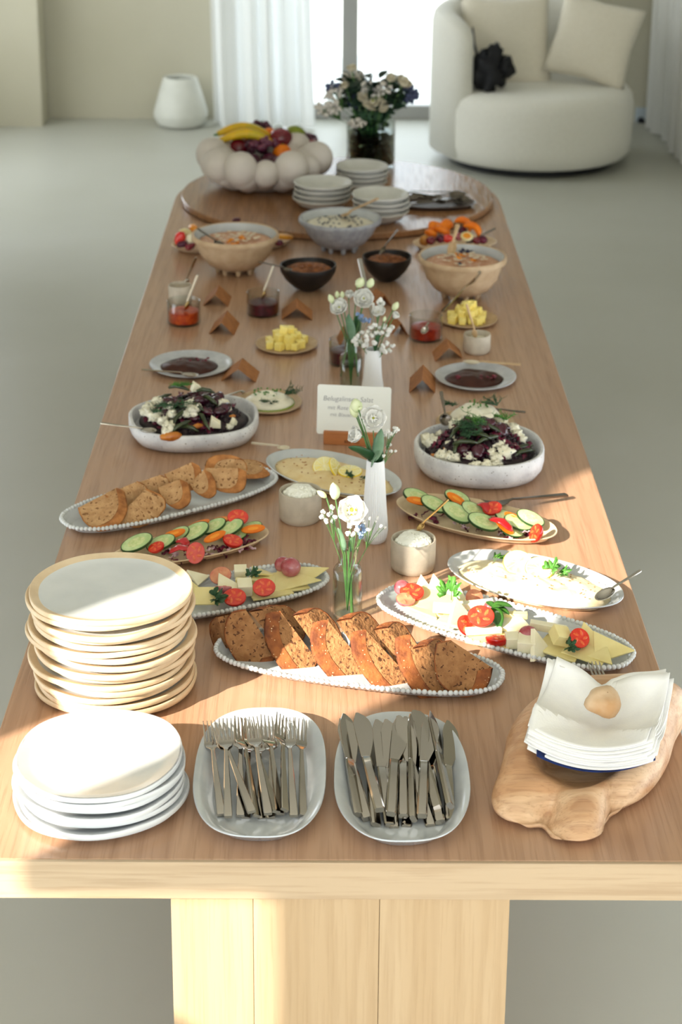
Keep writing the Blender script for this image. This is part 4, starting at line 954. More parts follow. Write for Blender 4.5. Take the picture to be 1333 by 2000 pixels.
def cell_tag(o, c, what, side, cat, group):
    dx, dy = o.location.x - c[0], o.location.y - c[1]
    h_ = 'left' if dx < -.04 else ('right' if dx > .04 else 'middle'); v_ = 'front' if dy < -.035 else ('back' if dy > .035 else 'centre')
    return tag(o, '%s at the %s %s of the %s salad' % (what, v_, h_, side), cat, group)
def salad(c, R, zb, peak, sd, side, a=None):
    rr = random.Random(sd); R2 = a or R
    def hz(x, y): return zb + peak * max(0, 1 - ((x / R2) ** 2 + (y / R) ** 2)) ** 1.1
    base = MB(); m0 = mound(R2, R, peak * .86, amp=.007, freq=40, sd=sd, pw=2); base.add(m0.v, m0.f)
    for p in scatter((0, 0), R * .98, 0, 420, sd): base.sph((p[0], p[1], hz(p[0], p[1]) - zb + rr.uniform(-.002, .002)), (.0042, .0042, .003), 6, 4)
    tag(base.build('black_lentils', M_LENT, loc=(c[0], c[1], T + zb), sharp=180), 'black lentils filling the %s salad bowl' % side, 'salad', None, 'stuff')
    # radicchio shreds: curled strips, each a thing
    ps = []
    def strip(w, L, cur): return MB().add(*ribbon(w, L, cur, rr))
    sh = [ribbon_obj('radicchio_shred', M_RADI, rr, .014, .045), ribbon_obj('radicchio_shred', M_RADI, rr, .018, .038), ribbon_obj('radicchio_shred', M_RADI, rr, .011, .05)]
    n = 46
    for i in range(n):
        a_ = rr.uniform(0, 6.28); q = sqrt(rr.random()) * .9; x, y = q * R2 * cos(a_), q * R * sin(a_)
        o = sh[i] if i < 3 else dup(sh[i % 3]); ang(o, (c[0] + x, c[1] + y, T + hz(x, y) + .004), rr.uniform(-.7, .7), rr.uniform(-.7, .7), rr.uniform(0, 6.28), rr.uniform(.7, 1.15))
        cell_tag(o, c, 'curled dark purple radicchio shred', side, 'radicchio', 'radicchio shreds in the %s salad' % side)
    bt = [nugget(.014, k + sd, (1.2, 1, .7), .3, 10, 8).build('beetroot_piece', M_BEET, sharp=180) for k in range(2)]
    for i in range(14):
        a_ = rr.uniform(0, 6.28); q = sqrt(rr.random()) * .7; x, y = q * R2 * cos(a_), q * R * sin(a_)
        o = bt[i] if i < 2 else dup(bt[i % 2]); ang(o, (c[0] + x, c[1] + y, T + hz(x, y) + .004), rr.uniform(-.6, .6), rr.uniform(-.6, .6), rr.uniform(0, 6), rr.uniform(.8, 1.3))
        cell_tag(o, c, 'glossy dark beetroot piece', side, 'beetroot', 'beetroot pieces in the %s salad' % side)
    return hz
def ribbon(w, L, cur, rr):
    n = 8; vs = []
    for i in range(n + 1):
        t = i / n; th = (t - .5) * cur; x = sin(th) * L / cur; z = (cos(th) - 1) * L / cur + .002 * sin(t * 15)
        for s_ in (-1, 0, 1):
            vs.append((x, s_ * w / 2 * (.5 + .5 * sin(pi * min(.95, max(.05, t)))) + .002 * sin(t * 9), z + abs(s_) * w * .25 * sin(t * 7 + 1)))
    return vs, [(i * 3 + k, i * 3 + k + 1, i * 3 + k + 4, i * 3 + k + 3) for i in range(n) for k in range(2)]
def ribbon_obj(name, m, rr, w, L, cur=2.2):
    return MB().add(*ribbon(w, L, cur, rr)).build(name, m, sharp=180, solid=.0012)
hL = salad(SL, .112, .036, .055, 3, 'left', .128)
hR = salad(SR, .118, .044, .060, 7, 'right', .122)
def bean(label_side, pts, group):
    for i, (a, za, b, zb) in enumerate(pts):
        A, B = W(a[0], a[1], za), W(b[0], b[1], zb); L = (B - A).length
        o = MB().tube([(0, 0, 0), (L * .3, .002, .006), (L * .7, -.002, .006), (L, 0, 0)], [.003, .0052, .005, .002], 7).build('green_bean', M_BEAN, sharp=180)
        put(o, 'x', A, B, 'bean', group); cell_tag(o, SL if label_side == 'left' else SR, 'dark cooked green bean', label_side, 'bean', group)
bean('left', [((336, 846), .055, (374, 822), .075), ((355, 835), .06, (388, 843), .056), ((386, 806), .08, (410, 840), .06), ((360, 800), .085, (340, 830), .065), ((330, 757), .10, (370, 762), .105), ((384, 764), .11, (420, 768), .105), ((375, 790), .09, (398, 803), .085), ((395, 775), .10, (425, 792), .085), ((300, 792), .07, (335, 770), .09)], 'green beans in the left salad')
bean('right', [((885, 868), .09, (935, 866), .092), ((930, 868), .09, (980, 852), .09), ((880, 855), .09, (915, 825), .105), ((1000, 885), .06, (1042, 870), .06), ((1005, 892), .058, (1045, 880), .058), ((888, 885), .075, (900, 862), .085), ((940, 830), .11, (985, 850), .09), ((925, 850), .10, (960, 858), .095), ((915, 838), .105, (945, 845), .1)], 'green beans in the right salad')
def blue(side, pts, hz, c):
    pr_ = [nugget(.012, 11 + k, (1.25, 1, .85), .85, 14, 10, 12).build('blue_cheese_crumble', M_BLUE, sharp=180) for k in range(4)]
    for i, (px, py, z, s) in enumerate(pts):
        p = W(px, py, z); o = pr_[i] if i < 4 else dup(pr_[i % 4]); ang(o, p, rnd.uniform(-.5, .5), rnd.uniform(-.5, .5), rnd.uniform(0, 6), s * rnd.uniform(.95, 1.1))
        cell_tag(o, c, 'veined blue cheese crumble', side, 'cheese', 'blue cheese crumbles on the %s salad' % side)
blue('left', [(292, 795, .07, 1.1), (285, 803, .066, .9), (302, 812, .068, 1.2), (318, 822, .066, 1), (330, 795, .082, .9), (335, 808, .078, 1), (330, 835, .062, 1.1), (326, 843, .058, .9), (372, 788, .09, 1.15), (376, 802, .086, 1.1), (386, 796, .088, .8), (366, 808, .08, .7), (308, 782, .08, .9), (436, 788, .08, 1), (444, 798, .07, .8), (449, 833, .055, .6), (350, 812, .075, .5), (296, 806, .068, 1)], hL, SL)
blue('right', [(838, 860, .062, 1.2), (852, 862, .062, 1), (883, 866, .07, 1), (865, 890, .06, 1), (885, 892, .062, 1.1), (915, 890, .064, 1.1), (925, 893, .062, 1.05), (935, 888, .066, .9), (975, 870, .075, 1.3), (985, 882, .07, 1.3), (960, 885, .068, 1.1), (968, 895, .064, 1), (930, 910, .056, 1), (950, 911, .056, 1.1), (970, 908, .057, .9), (1000, 840, .08, 1.2), (1012, 850, .075, 1.1), (1020, 858, .07, .8), (985, 830, .09, .9), (975, 820, .095, 1), (858, 847, .068, .6), (1008, 873, .066, .6), (905, 820, .10, .9), (890, 828, .095, 1)], hR, SR)
M_WEDGE = M_CHEESEW
for i, (px, py, z, s, rz) in enumerate([(420, 825, .064, 1.2, .1), (382, 755, .115, 1.1, .5), (455, 822, .058, .9, 1.1)]):
    o = MB().loft([[(-.011, -.006, 0), (.011, -.006, 0), (.011, .006, 0), (-.011, .006, 0)], [(-.010, -.006, .012), (.010, -.006, .010), (.010, .006, .010), (-.010, .006, .012)], [(-.009, -.005, .024), (-.004, -.005, .02), (-.004, .005, .02), (-.009, .005, .024)]]).build('cheese_wedge', M_WEDGE, loc=W(px, py, z), rot=(.3, .1, rz), bevel=.0008)
    o.location.z -= .01; o.scale = (s, s, s); tag(o, ['pale cheese wedge with a notch at the right front of the left salad', 'pale cheese wedge on the very top of the left salad', 'small pale cheese wedge at the right rim of the left salad'][i], 'cheese')
for i, (px, py, z, lb) in enumerate([(334, 852, .05, 'golden roasted fruit slice at the front rim of the left salad'), (386, 832, .06, 'golden roasted piece in the middle of the left salad'), (452, 815, .055, 'orange roasted piece at the right of the left salad'), (300, 788, .07, 'golden roasted piece at the upper left of the left salad'), (870, 878, .062, 'orange roasted piece at the left of the right salad'), (850, 892, .052, 'orange roasted piece at the left rim of the right salad')]):
    big = 1.5 if i == 0 else .85
    o = MB().sph((0, 0, 0), (.017 * big, .008 * big, .007 * big), 14, 8, nz=.2, sd=i).build('roasted_fruit', M_ROAST, loc=W(px, py, z), rot=(.2, 0, .15 + .4 * i), sharp=180); tag(o, lb, 'fruit')
for i, (p, s, lb) in enumerate([((338, 792, .095), .06, 'wispy dill sprig on the left of the left salad'), ((352, 752, .115), .035, 'bright dill tuft on top of the left salad'), ((300, 806, .08), .02, 'tiny dill tip among the blue cheese of the left salad'),
                                ((925, 830, .115), .06, 'large dark dill sprig on top of the right salad'), ((945, 822, .12), .05, 'spreading dill sprig at the back of the right salad'), ((900, 850, .10), .05, 'dill sprig leaning left on the right salad'), ((990, 820, .10), .035, 'pale dill tip at the right back of the right salad')]):
    dill(lb, W(*p), s, 20 + i, M_GREEN if i in (1, 4, 6) else M_DGREEN, n=12)
spoon_at('metal spoon resting over the left rim of the left salad bowl', (197, 826), .045, (305, 843), .052, M_STEEL, wb=.03, lb=.04, hw=.007)
spoon_at('spoon handle standing up at the back left of the right salad bowl', (862, 764), .135, (873, 832), .07, M_STEELD, wb=.03, lb=.03, hw=.008)

# ================================================================== oval dishes of hummus
HC, HR = (-.013, 3.756), (.376, 3.233)
oval('oval_platter', 'grey-rimmed oval dish of yellow hummus behind the left cottage cheese', 'grey-rimmed oval hummus dishes', HC, .172, .098, -37.6, .020, [M_GREYG, M_RIMG], e=2.05, sd=3, steep=.02)
oval('oval_platter', 'grey-rimmed oval dish of pale hummus at the right table edge', 'grey-rimmed oval hummus dishes', HR, .180, .100, -30.7, .020, [M_GREYG, M_RIMG], e=2.05, sd=4, steep=.02)
o = mound(.152, .080, .012, e=2.05, amp=.004, freq=28, sd=2).build('hummus', M_HUM, loc=(HC[0], HC[1], T + .006), rot=(0, 0, radians(-37.6)), sharp=180); tag(o, 'smooth yellow hummus spread over the central oval dish', 'hummus')
o = mound(.158, .080, .015, e=2.05, amp=.008, freq=34, sd=5).build('hummus', M_HUMP, loc=(HR[0], HR[1], T + .006), rot=(0, 0, radians(-30.7)), sharp=180); tag(o, 'rough pale hummus spread over the right oval dish', 'hummus')
for c, deg, fl_, sd in ((HC, -37.6, 'central', 1), (HR, -30.7, 'right', 2)):
    rr = random.Random(sd); mb = MB()
    for i in range(70 if sd == 1 else 40):
        u = rr.uniform(-.13, .13); p = on(c, deg, u, rr.uniform(-.045, .045)); mb.sph((p.x - c[0], p.y - c[1], .0175 + (.004 if sd == 2 else 0)), (.0022, .0018, .0009), 5, 3)
    tag(mb.build('spice_flakes', mat('spice', rgb(168, 106, 62), .8), loc=(c[0], c[1], T + .0005)), 'brown spice flakes sprinkled over the %s hummus' % fl_, 'spice', None, 'stuff')
def lemon(label, p, R, rot):
    t = thing('lemon_slice', label, 'lemon', p, 0, 'lemon slices on the hummus'); t.rotation_euler = rot
    MB().loft([[(r_ * cos(2 * pi * i / 36), r_ * sin(2 * pi * i / 36), z) for i in range(36)] for r_, z in ((R - .0015, 0), (R, .001), (R, .003), (R - .0015, .004))], 0, False, False).build('rind', M_LEMON, t)
    MB().loft([[(r_ * cos(2 * pi * i / 36), r_ * sin(2 * pi * i / 36), z) for i in range(36)] for r_, z in ((R - .0015, 0), (R - .0015, .004))]).build('pith', mat('pith', rgb(246, 240, 206), .5), t)
    for k in range(9):
        a0 = 2 * pi * k / 9 + .06; a1 = 2 * pi * (k + 1) / 9 - .06; q = R - .004
        pts = [(.0025 * cos((a0 + a1) / 2), .0025 * sin((a0 + a1) / 2))] + [(q * cos(a0 + (a1 - a0) * j / 5), q * sin(a0 + (a1 - a0) * j / 5)) for j in range(6)]
        MB().loft([[(x, y, .0036) for x, y in pts], [(x, y, .0047) for x, y in pts]]).build('segment', M_LEMF, t)
    return t
lemon('thin lemon slice half sunk in the middle of the central hummus', W(634, 912, .022), .026, (.55, -.2, .2))
lemon('curled lemon slice standing next to it in the central hummus', W(655, 915, .024), .025, (.9, .5, .9))
lemon('flat lemon slice at the right end of the central hummus', W(684, 922, .020), .027, (.1, 0, 0))
lemon('lemon slice standing up in the right hummus', W(1012, 1100, .030), .029, (.5, -.15, .2))
lemon('lemon slice leaning right in the right hummus', W(1054, 1112, .027), .028, (.45, .2, -.5))
herb_sprig('parsley_sprig', 'dark parsley sprig on the right part of the central hummus', W(676, 932, .020), .025, M_DGREEN, (0, 0, .3), 1)
herb_sprig('parsley_sprig', 'dark parsley leaf peeping out left of the near white vase', W(704, 938, .020), .022, M_DGREEN, (0, 0, .2), 2, 3)
herb_sprig('parsley_sprig', 'parsley sprig on the left end of the right hummus', W(965, 1096, .024), .032, M_GREEN, (-.3, -.3, .2), 3)
herb_sprig('parsley_sprig', 'bright parsley sprig right of the lemon on the right hummus', W(1075, 1122, .026), .040, M_GREEN, (-.2, -.6, .5), 4, 6)
herb_sprig('parsley_sprig', 'parsley sprig lying flat at the right on the right hummus', W(1088, 1126, .024), .036, M_GREEN, (0, -.1, -.2), 5, 5)
spoon_at('pale metal spoon handle reaching left from the central hummus', (492, 865), .012, (565, 876), .02, M_BONE, None, wb=.025, lb=.03, hw=.007, ht=.004)
spoon_at('shiny spoon dipping into the right end of the right hummus', (1252, 1114), .055, (1165, 1172), .022, M_STEEL, wb=.03, lb=.045, hw=.007)

# ================================================================== sign card in its wooden block
sl = W(620, 868); sr = W(757, 876); sdv = (sr - sl); sdv.z = 0; rzs = atan2(sdv.y, sdv.x) + .03
blk = W(690, 869, 0)
sign = thing('sign', 'white card with handwriting held upright in an orange wooden block', 'sign', (W(689, 866).x, W(689, 866).y, T), rzs)
bw = .0665
MB().box((0, 0, .016), (bw * 2, .030, .032)).build('block', M_BLOCK, sign, bevel=.0015)
kx = W(617, 850, .03); kx2 = W(762, 850, .03); cw = (kx2.x - kx.x) / 2
cd_ = MB(); w2, h2, rc = cw, .058, .006; pts = []
for sx, sz, a0 in ((1, 1, 0), (-1, 1, 90), (-1, -1, 180), (1, -1, 270)):
    for k in range(6):
        a = radians(a0 + 18 * k); pts.append((sx * (w2 - rc) + rc * cos(a), sz * (h2 - rc) + rc * sin(a)))
cd_.loft([[(x, -.0008, z) for x, z in pts], [(x, .0008, z) for x, z in pts]])
crd = cd_.build('card', M_CARD, sign, loc=(.002, .004, .080), rot=(radians(-10), 0, 0), smooth=False)
text('Belugalinsen Salat', .0165, M_INK, crd, (-w2 + .013, -.0012, .021), (radians(90), 0, 0), 'handwriting', .18, -.0002)
text('mit Rote Bete', .0135, M_INK, crd, (-w2 + .024, -.0012, .001), (radians(90), 0, 0), 'handwriting', .18, -.0002)
text('mit Blauschimmel', .012, M_INK, crd, (-w2 + .030, -.0012, -.015), (radians(90), 0, 0), 'handwriting', .18, -.0002)
for k_, (s_, x_) in enumerate((('BEL', -.018), ('KU', .004))):
    text(s_, .010, M_BURN, sign, (x_, -.0155, .006), (radians(90), 0, 0), 'burnt_lettering', 0, 0)

# ================================================================== bread
BC, BCD = (.030, 2.896), -15.4
BLC, BLD = (-.357, 3.607), 33.4
beaded('white beaded platter of bread slices in the middle before the forks', BC, .258, .088, BCD + 1.5, sd=1)
beaded('white beaded platter of bread slices at the left table edge', BLC, .250, .088, BLD, sd=2)
def slice_(label, A, B, C, th, side, mc, mk, group, sd, p=.8):
    """half a slice: straight cut edge A-B, crust bulging through C, thickness th to one side; px,py,height each"""
    A, B, C = W(*A), W(*B), W(*C); M = (A + B) / 2; e1 = (B - A) / 2; e2 = C - M
    nrm = e1.cross(e2).normalized()
    nrm = Vector(side).normalized()
    rr = random.Random(sd); n = 22; off = nrm * th
    def pts(s, inset):
        out = []
        for i in range(n + 1):
            t = pi * i / n; w = 1 + .05 * noise.noise(Vector((cos(t) * 2, sin(t) * 2, sd * 3.1))) + .025 * noise.noise(Vector((cos(t) * 7, sin(t) * 7, sd * 1.7)))
            c, q = cos(t), sin(t)
            out.append(e1 * (-math.copysign(abs(c) ** .75, c)) * inset * w + e2 * (abs(q) ** p) * inset * w + nrm * s)
        return out
    o = bpy.data.objects.new('bread_slice', None)
    mb = MB(); d = 7; rows = []
    n0 = e1.cross(e2).normalized(); r0 = pts(0, .955); r1 = pts(th, .955)
    # cut faces as fans of rings so that they can be uneven
    for rr_, sgn in ((r0, -1), (r1, 1)):
        ctr = e2 * .38; rings = []
        for k in range(6):
            f = 1 - k / 6; ring = []
            for q in rr_:
                o3 = nrm * (0 if sgn < 0 else th); v = (q - o3 - ctr) * f + ctr + o3; v += nrm * (sgn * .0009 * noise.noise(v * 90 + Vector((sd, 0, 0))))
                ring.append(v)
            rings.append(ring)
        base = len(mb.v); nn = n + 1
        mb.v += [tuple(v) for q in rings for v in q]; mb.v.append(tuple(ctr + nrm * (0 if sgn < 0 else th)))
        for k in range(5):
            for i in range(nn):
                j = (i + 1) % nn; mb.f.append((base + k * nn + i, base + k * nn + j, base + (k + 1) * nn + j, base + (k + 1) * nn + i)); mb.m.append(0)
        for i in range(nn):
            mb.f.append((base + 5 * nn + i, base + 5 * nn + (i + 1) % nn, base + 6 * nn)); mb.m.append(0)
    nn = n + 1; b2 = len(rings) * nn + 1
    for i in range(nn):
        j = (i + 1) % nn; mb.f.append((i, j, b2 + j, b2 + i)); mb.m.append(0)
    cr = mb.build('bread_slice', mc, loc=M, sharp=50)
    tag(cr, label, 'bread', group)
    kb = MB(); rings = []
    for s, ins in ((-.0004, .957), (-.0008, 1.0), (th * .25, 1.03), (th * .75, 1.03), (th + .0008, 1.0), (th + .0004, .957)):
        rings.append(pts(s, ins))
    vs = [tuple(v + nrm * 0) for q in rings for v in q]
    fs = [(k * nn + i, k * nn + i + 1, (k + 1) * nn + i + 1, (k + 1) * nn + i) for k in range(5) for i in range(n)]
    fs += [(5 * nn + i, 5 * nn + i + 1, i + 1, i) for i in range(n)]
    kb.add(vs, fs).build('crust', mk, cr, sharp=180)
    return cr
front = [((452, 1198, .065), (470, 1262, .012), (440, 1240, .014)), ((480, 1190, .078), (541, 1281, .012), (484, 1276, .014)), ((547, 1193, .080), (620, 1290, .012), (572, 1292, .014)), ((640, 1211, .080), (719, 1305, .012), (662, 1306, .014)),
         ((715, 1231, .076), (799, 1321, .012), (751, 1326, .014)), ((801, 1240, .078), (878, 1341, .012), (835, 1341, .014)), ((880, 1250, .080), (963, 1305, .040), (908, 1346, .012))]
back = [((512, 1190, .078), (575, 1262, .020), (585, 1203, .045)), ((598, 1197, .074), (655, 1275, .016), (652, 1213, .045)), ((684, 1209, .072), (742, 1295, .014), (740, 1220, .045)), ((757, 1225, .070), (812, 1310, .014), (804, 1240, .045)), ((834, 1262, .066), (880, 1335, .014), (876, 1268, .04))]
for i, (a, b, c) in enumerate(back):
    slice_('brown bread half slice, %s from left, back row of central platter' % ORD[i], a, b, c, .024, (-1, -.22, -.10), M_CRUMB, M_CRUST, 'brown bread half slices on the central platter', 40 + i)
for i, (a, b, c) in enumerate(front):
    slice_('seeded brown bread half slice, %s from left, front row of central platter' % ORD[i], a, b, c, .026, (-1, -.25, -.12), M_CRUMB, M_CRUST, 'brown bread half slices on the central platter', 10 + i)
lb = [((205, 967, .055), (268, 940, .062), (262, 985, .02)), ((152, 992, .030), (228, 953, .062), (206, 1024, .026)), ((222, 1018, .026), (285, 955, .058), (296, 1000, .024)), ((262, 945, .05), (314, 927, .062), (302, 968, .02)),
      ((308, 952, .045), (352, 936, .060), (344, 984, .022)), ((322, 926, .052), (374, 903, .068), (366, 948, .03)), ((370, 945, .035), (398, 917, .062), (402, 962, .022)), ((400, 914, .058), (467, 914, .058), (438, 956, .022)),
      ((400, 914, .045), (468, 912, .045), (437, 888, .07)), ((470, 897, .030), (470, 928, .030), (516, 913, .026))]
ll = ['light bread slice half hidden behind the leftmost slice of the left platter', 'leftmost light bread slice with broad face on the left platter', 'light bread slice with holes, second in the front row of the left platter', 'light bread slice at the back of the left platter, crust corner up', 'light bread slice third in the front row of the left platter',
      'light bread slice standing at the back of the middle of the left platter', 'narrow light bread slice in the middle of the left platter', 'light bread slice with straight top edge at the right of the left platter', 'light bread slice behind the straight-topped one on the left platter', 'rightmost flat bread slice on the left beaded platter']
for i, (a, b, c) in enumerate(lb):
    slice_(ll[i], a, b, c, .018, (.85, -.12, -.40), M_CRUMBL, M_CRUSTL, 'light bread slices on the left platter', 70 + i)

# ================================================================== raw vegetables
VL, VLD, VR, VRD = (-.294, 3.378), 25.5, (.284, 3.517), -29.7
VL = (-.30, 3.372)
oval('oval_platter', 'sand-coloured oval platter of raw vegetables behind the dinner plates', 'sand oval vegetable platters', VL, .172, .066, 26.5, .022, [M_BEIGE], e=2.0, sd=5, steep=.018)
oval('oval_platter', 'sand-coloured oval platter of raw vegetables right of the ribbed vase', 'sand oval vegetable platters', VR, .182, .084, VRD, .022, [M_BEIGE], e=2.0, sd=6, steep=.018)
def cuke_proto(a=.031, b=.022, t=.0045):
    o = MB().loft([[(s * a * cos(2 * pi * i / 32), s * b * sin(2 * pi * i / 32), z) for i in range(32)] for s, z in ((.93, 0), (.93, t), (.55, t + .0001), (.5, t + .0003))], [0, 0, 1, 1]).build('cucumber_slice', [M_CUKE, M_CUKEC])
    MB().loft([[(s * a * cos(2 * pi * i / 32), s * b * sin(2 * pi * i / 32), z) for i in range(32)] for s, z in ((.92, .0002), (.985, 0), (1, t * .5), (.985, t), (.93, t + .0002))], 0, False, False).build('peel', M_PEEL, o)
    mb = MB()
    for k in range(10):
        th = 2 * pi * k / 10 + .2; mb.sph((cos(th) * a * .36, sin(th) * b * .36, t + .0004), (.0028, .0012, .0005), 6, 4, M=None)
    tag(mb.build('seeds', M_CUKEC, o), kind='stuff')
    return o
ck = cuke_proto()
def face(o, p, n, spin=0.0, s=1.0):
    """turn o's Z axis to n, its X axis near world X turned by spin"""
    z = Vector(n).normalized(); x = Vector((cos(spin), sin(spin), 0)); x = (x - z * x.dot(z)).normalized(); y = z.cross(x)
    o.matrix_world = Matrix(((x.x * s, y.x * s, z.x * s, p.x), (x.y * s, y.y * s, z.y * s, p.y), (x.z * s, y.z * s, z.z * s, p.z), (0, 0, 0, 1))); return o
cu_l = [((268, 1062), .030, .35, 1.1, 'leftmost cucumber slice of the left vegetable platter'), ((315, 1062), .026, .3, 1.0, 'second cucumber slice from the left on the left platter'), ((346, 1047), .026, .6, .95, 'cucumber slice half under a carrot slice, left platter'), ((380, 1041), .032, .55, 1.1, 'largest cucumber slice in the middle of the left platter'),
        ((418, 1029), .030, .5, .9, 'cucumber slice right of the middle on the left platter'), ((450, 1033), .030, .5, 1.0, 'cucumber slice below the upper tomato on the left platter'), ((492, 1031), .020, .1, .75, 'cucumber slice at the right end of the left platter'), ((462, 1048), .014, .2, .8, 'dark cucumber slice lying low at the right of the left platter')]
for i, (p, z, sp, s, lbl) in enumerate(cu_l):
    o = ck if i == 0 else dup(ck); face(o, W(p[0], p[1], z), (-.25, -.25, .9), sp, s); tag(o, lbl, 'cucumber', 'cucumber slices on the left vegetable platter')
cu_r = [((815, 972), .030, -.35, 1.05, 'leftmost cucumber slice of the right vegetable platter'), ((848, 986), .032, -.5, 1.0, 'second cucumber slice from the left on the right platter'), ((893, 973), .028, -.4, .95, 'cucumber slice behind a carrot slice on the right platter'), ((892, 1003), .036, -.7, 1.15, 'large cucumber slice in the middle of the right platter'),
        ((925, 998), .034, -.7, .95, 'cucumber slice left of the red slice, right platter'), ((944, 1021), .036, -.3, 1.1, 'front central cucumber slice of the right platter'), ((990, 1013), .028, -.6, .9, 'cucumber slice partly hidden by carrot, right platter'), ((1012, 1022), .028, -.3, 1.0, 'narrow cucumber slice near the right end, under another'), ((1036, 1014), .034, -.45, 1.0, 'rightmost cucumber slice of the right platter, on top'), ((1000, 1038), .018, -.2, .8, 'lowest cucumber slice near the front right rim')]
for i, (p, z, sp, s, lbl) in enumerate(cu_r):
    o = dup(ck); face(o, W(p[0], p[1], z), (.22, -.28, .9), sp, s); tag(o, lbl, 'cucumber', 'cucumber slices on the right vegetable platter')
def half_tomato(rx=.019, ry=.016, skin=M_TOM, fleshm=M_TOMF, seedm=M_TOMG, name='tomato_half', pockets=5):
    mb = MB(); rings = []
    for k in range(7):
        ph = -pi / 2 * (1 - k / 6); rings.append([(rx * cos(ph) * cos(2 * pi * i / 24) + 0, ry * cos(ph) * sin(2 * pi * i / 24), .85 * ry * sin(ph)) for i in range(24)])
    rings[0] = [(x * .001, y * .001, -.85 * ry) for x, y, z in rings[1]]
    rings.append([(rx * .985 * cos(2 * pi * i / 24), ry * .985 * sin(2 * pi * i / 24), .0006) for i in range(24)])
    mb.loft(rings); o = mb.build(name, skin, sharp=60)
    MB().loft([[(s * rx * cos(2 * pi * i / 24), s * ry * sin(2 * pi * i / 24), z) for i in range(24)] for s, z in ((.96, 0), (.95, .0012), (.5, .0016), (.1, .0014))]).build('cut_face', fleshm, o)
    sb = MB()
    for k in range(pockets):
        th = 2 * pi * (k + .5) / pockets; sb.sph((0, 0, 0), (rx * .30, ry * .15, .0010), 10, 5, M=Matrix.Translation((cos(th) * rx * .50, sin(th) * ry * .50, .0014)) @ Matrix.Rotation(th + .5, 4, 'Z'))
        for j in range(3): sb.sph((cos(th + .25 * (j - 1)) * rx * .55, sin(th + .25 * (j - 1)) * ry * .55, .0022), (.0010, .0006, .0005), 6, 4)
    if pockets: tag(sb.build('seed_pockets', seedm, o), kind='stuff')
    return o
tm = half_tomato()
toms = [((465, 1010), .044, (.1, -.55, .8), .1, 1.15, 'tomato half on top at the right end of the left vegetable platter'), ((305, 1068), .030, (-.3, -.3, .9), .2, .9, 'tomato half behind the dinner plates on the left vegetable platter'), ((382, 1080), .032, (.05, -.85, .5), 1.5, 1.15, 'tomato half standing upright with its cut face to the camera'), ((455, 1055), .028, (.2, -.25, .9), -.2, 1.1, 'tomato half lying at the right front of the left vegetable platter'),
        ((962, 992), .044, (-.3, -.4, .85), -.2, 1.1, 'tomato half on top in the middle of the right vegetable platter'), ((1046, 1041), .030, (-.75, -.3, .35), .3, 1.1, 'tomato half skin up at the right end of the right vegetable platter'),
        ((805, 1155), .040, (-.1, -.35, .9), -.5, 1.25, 'large tomato half at the left end of the right cheese platter'), ((940, 1203), .055, (-.1, -.6, .7), -.1, 1.3, 'sunlit tomato half in the middle of the right cheese platter'), ((916, 1222), .034, (.3, -.6, .7), -.6, 1.2, 'tomato half left of the centre of the right cheese platter'), ((972, 1246), .034, (0, .2, 1), .1, 1.15, 'tomato half at the front middle rim of the right cheese platter'), ((1133, 1246), .045, (.4, -.5, .7), .9, 1.15, 'tomato half standing at the right of the right cheese platter'),
        ((516, 1147), .038, (.05, -.65, .75), .1, 1.15, 'round tomato half in the middle of the left cheese platter'), ((458, 1166), .034, (-.1, -.5, .85), -.2, 1.2, 'tomato half at the front of the left cheese platter by the parsley')]
for i, (p, z, n, sp, s, lbl) in enumerate(toms):
    o = tm if i == 0 else dup(tm); face(o, W(p[0], p[1], z), n, sp, s); tag(o, lbl, 'tomato', 'halved cherry tomatoes')
gh = half_tomato(.017, .0145, M_RGRAPE, M_GRFL, M_GRFL, 'grape_half', 2)
grs = [((431, 1124), .040, (-.1, -.6, .7), .2, 1.25, 'halved red grape upright at the back of the left cheese platter'), ((436, 1147), .040, (0, .5, .8), .5, 1.0, 'halved red grape skin up in the middle left of the left cheese platter'), ((793, 1170), .034, (.1, -.3, .9), -.2, 1.1, 'halved red grape below the tomato at the left of the right cheese platter'), ((927, 1166), .045, (.3, -.5, .8), .9, 1.1, 'halved red grape behind the parsley on the right cheese platter')]
for i, (p, z, n, sp, s, lbl) in enumerate(grs):
    o = gh if i == 0 else dup(gh); face(o, W(p[0], p[1], z), n, sp, s); tag(o, lbl, 'grape', 'halved red grapes on the cheese')
for i, (px, py, z, r_, lbl) in enumerate([(568, 1108, .040, .019, 'whole red grape on the right of the left cheese platter'), (553, 1103, .034, .016, 'whole frosted grape touching the larger one on the left cheese platter'), (1032, 1240, .040, .017, 'whole red grape in the middle right of the right cheese platter'), (786, 1148, .036, .015, 'whole red grape at the left tip of the right cheese platter'), (958, 1186, .04, .012, 'dark red grape behind the basil on the right cheese platter')]):
    o = MB().sph((0, 0, 0), (r_ * 1.05, r_, r_), 18, 12).build('red_grape', M_RGRAPE, loc=W(px, py, z), sharp=180); tag(o, lbl, 'grape')
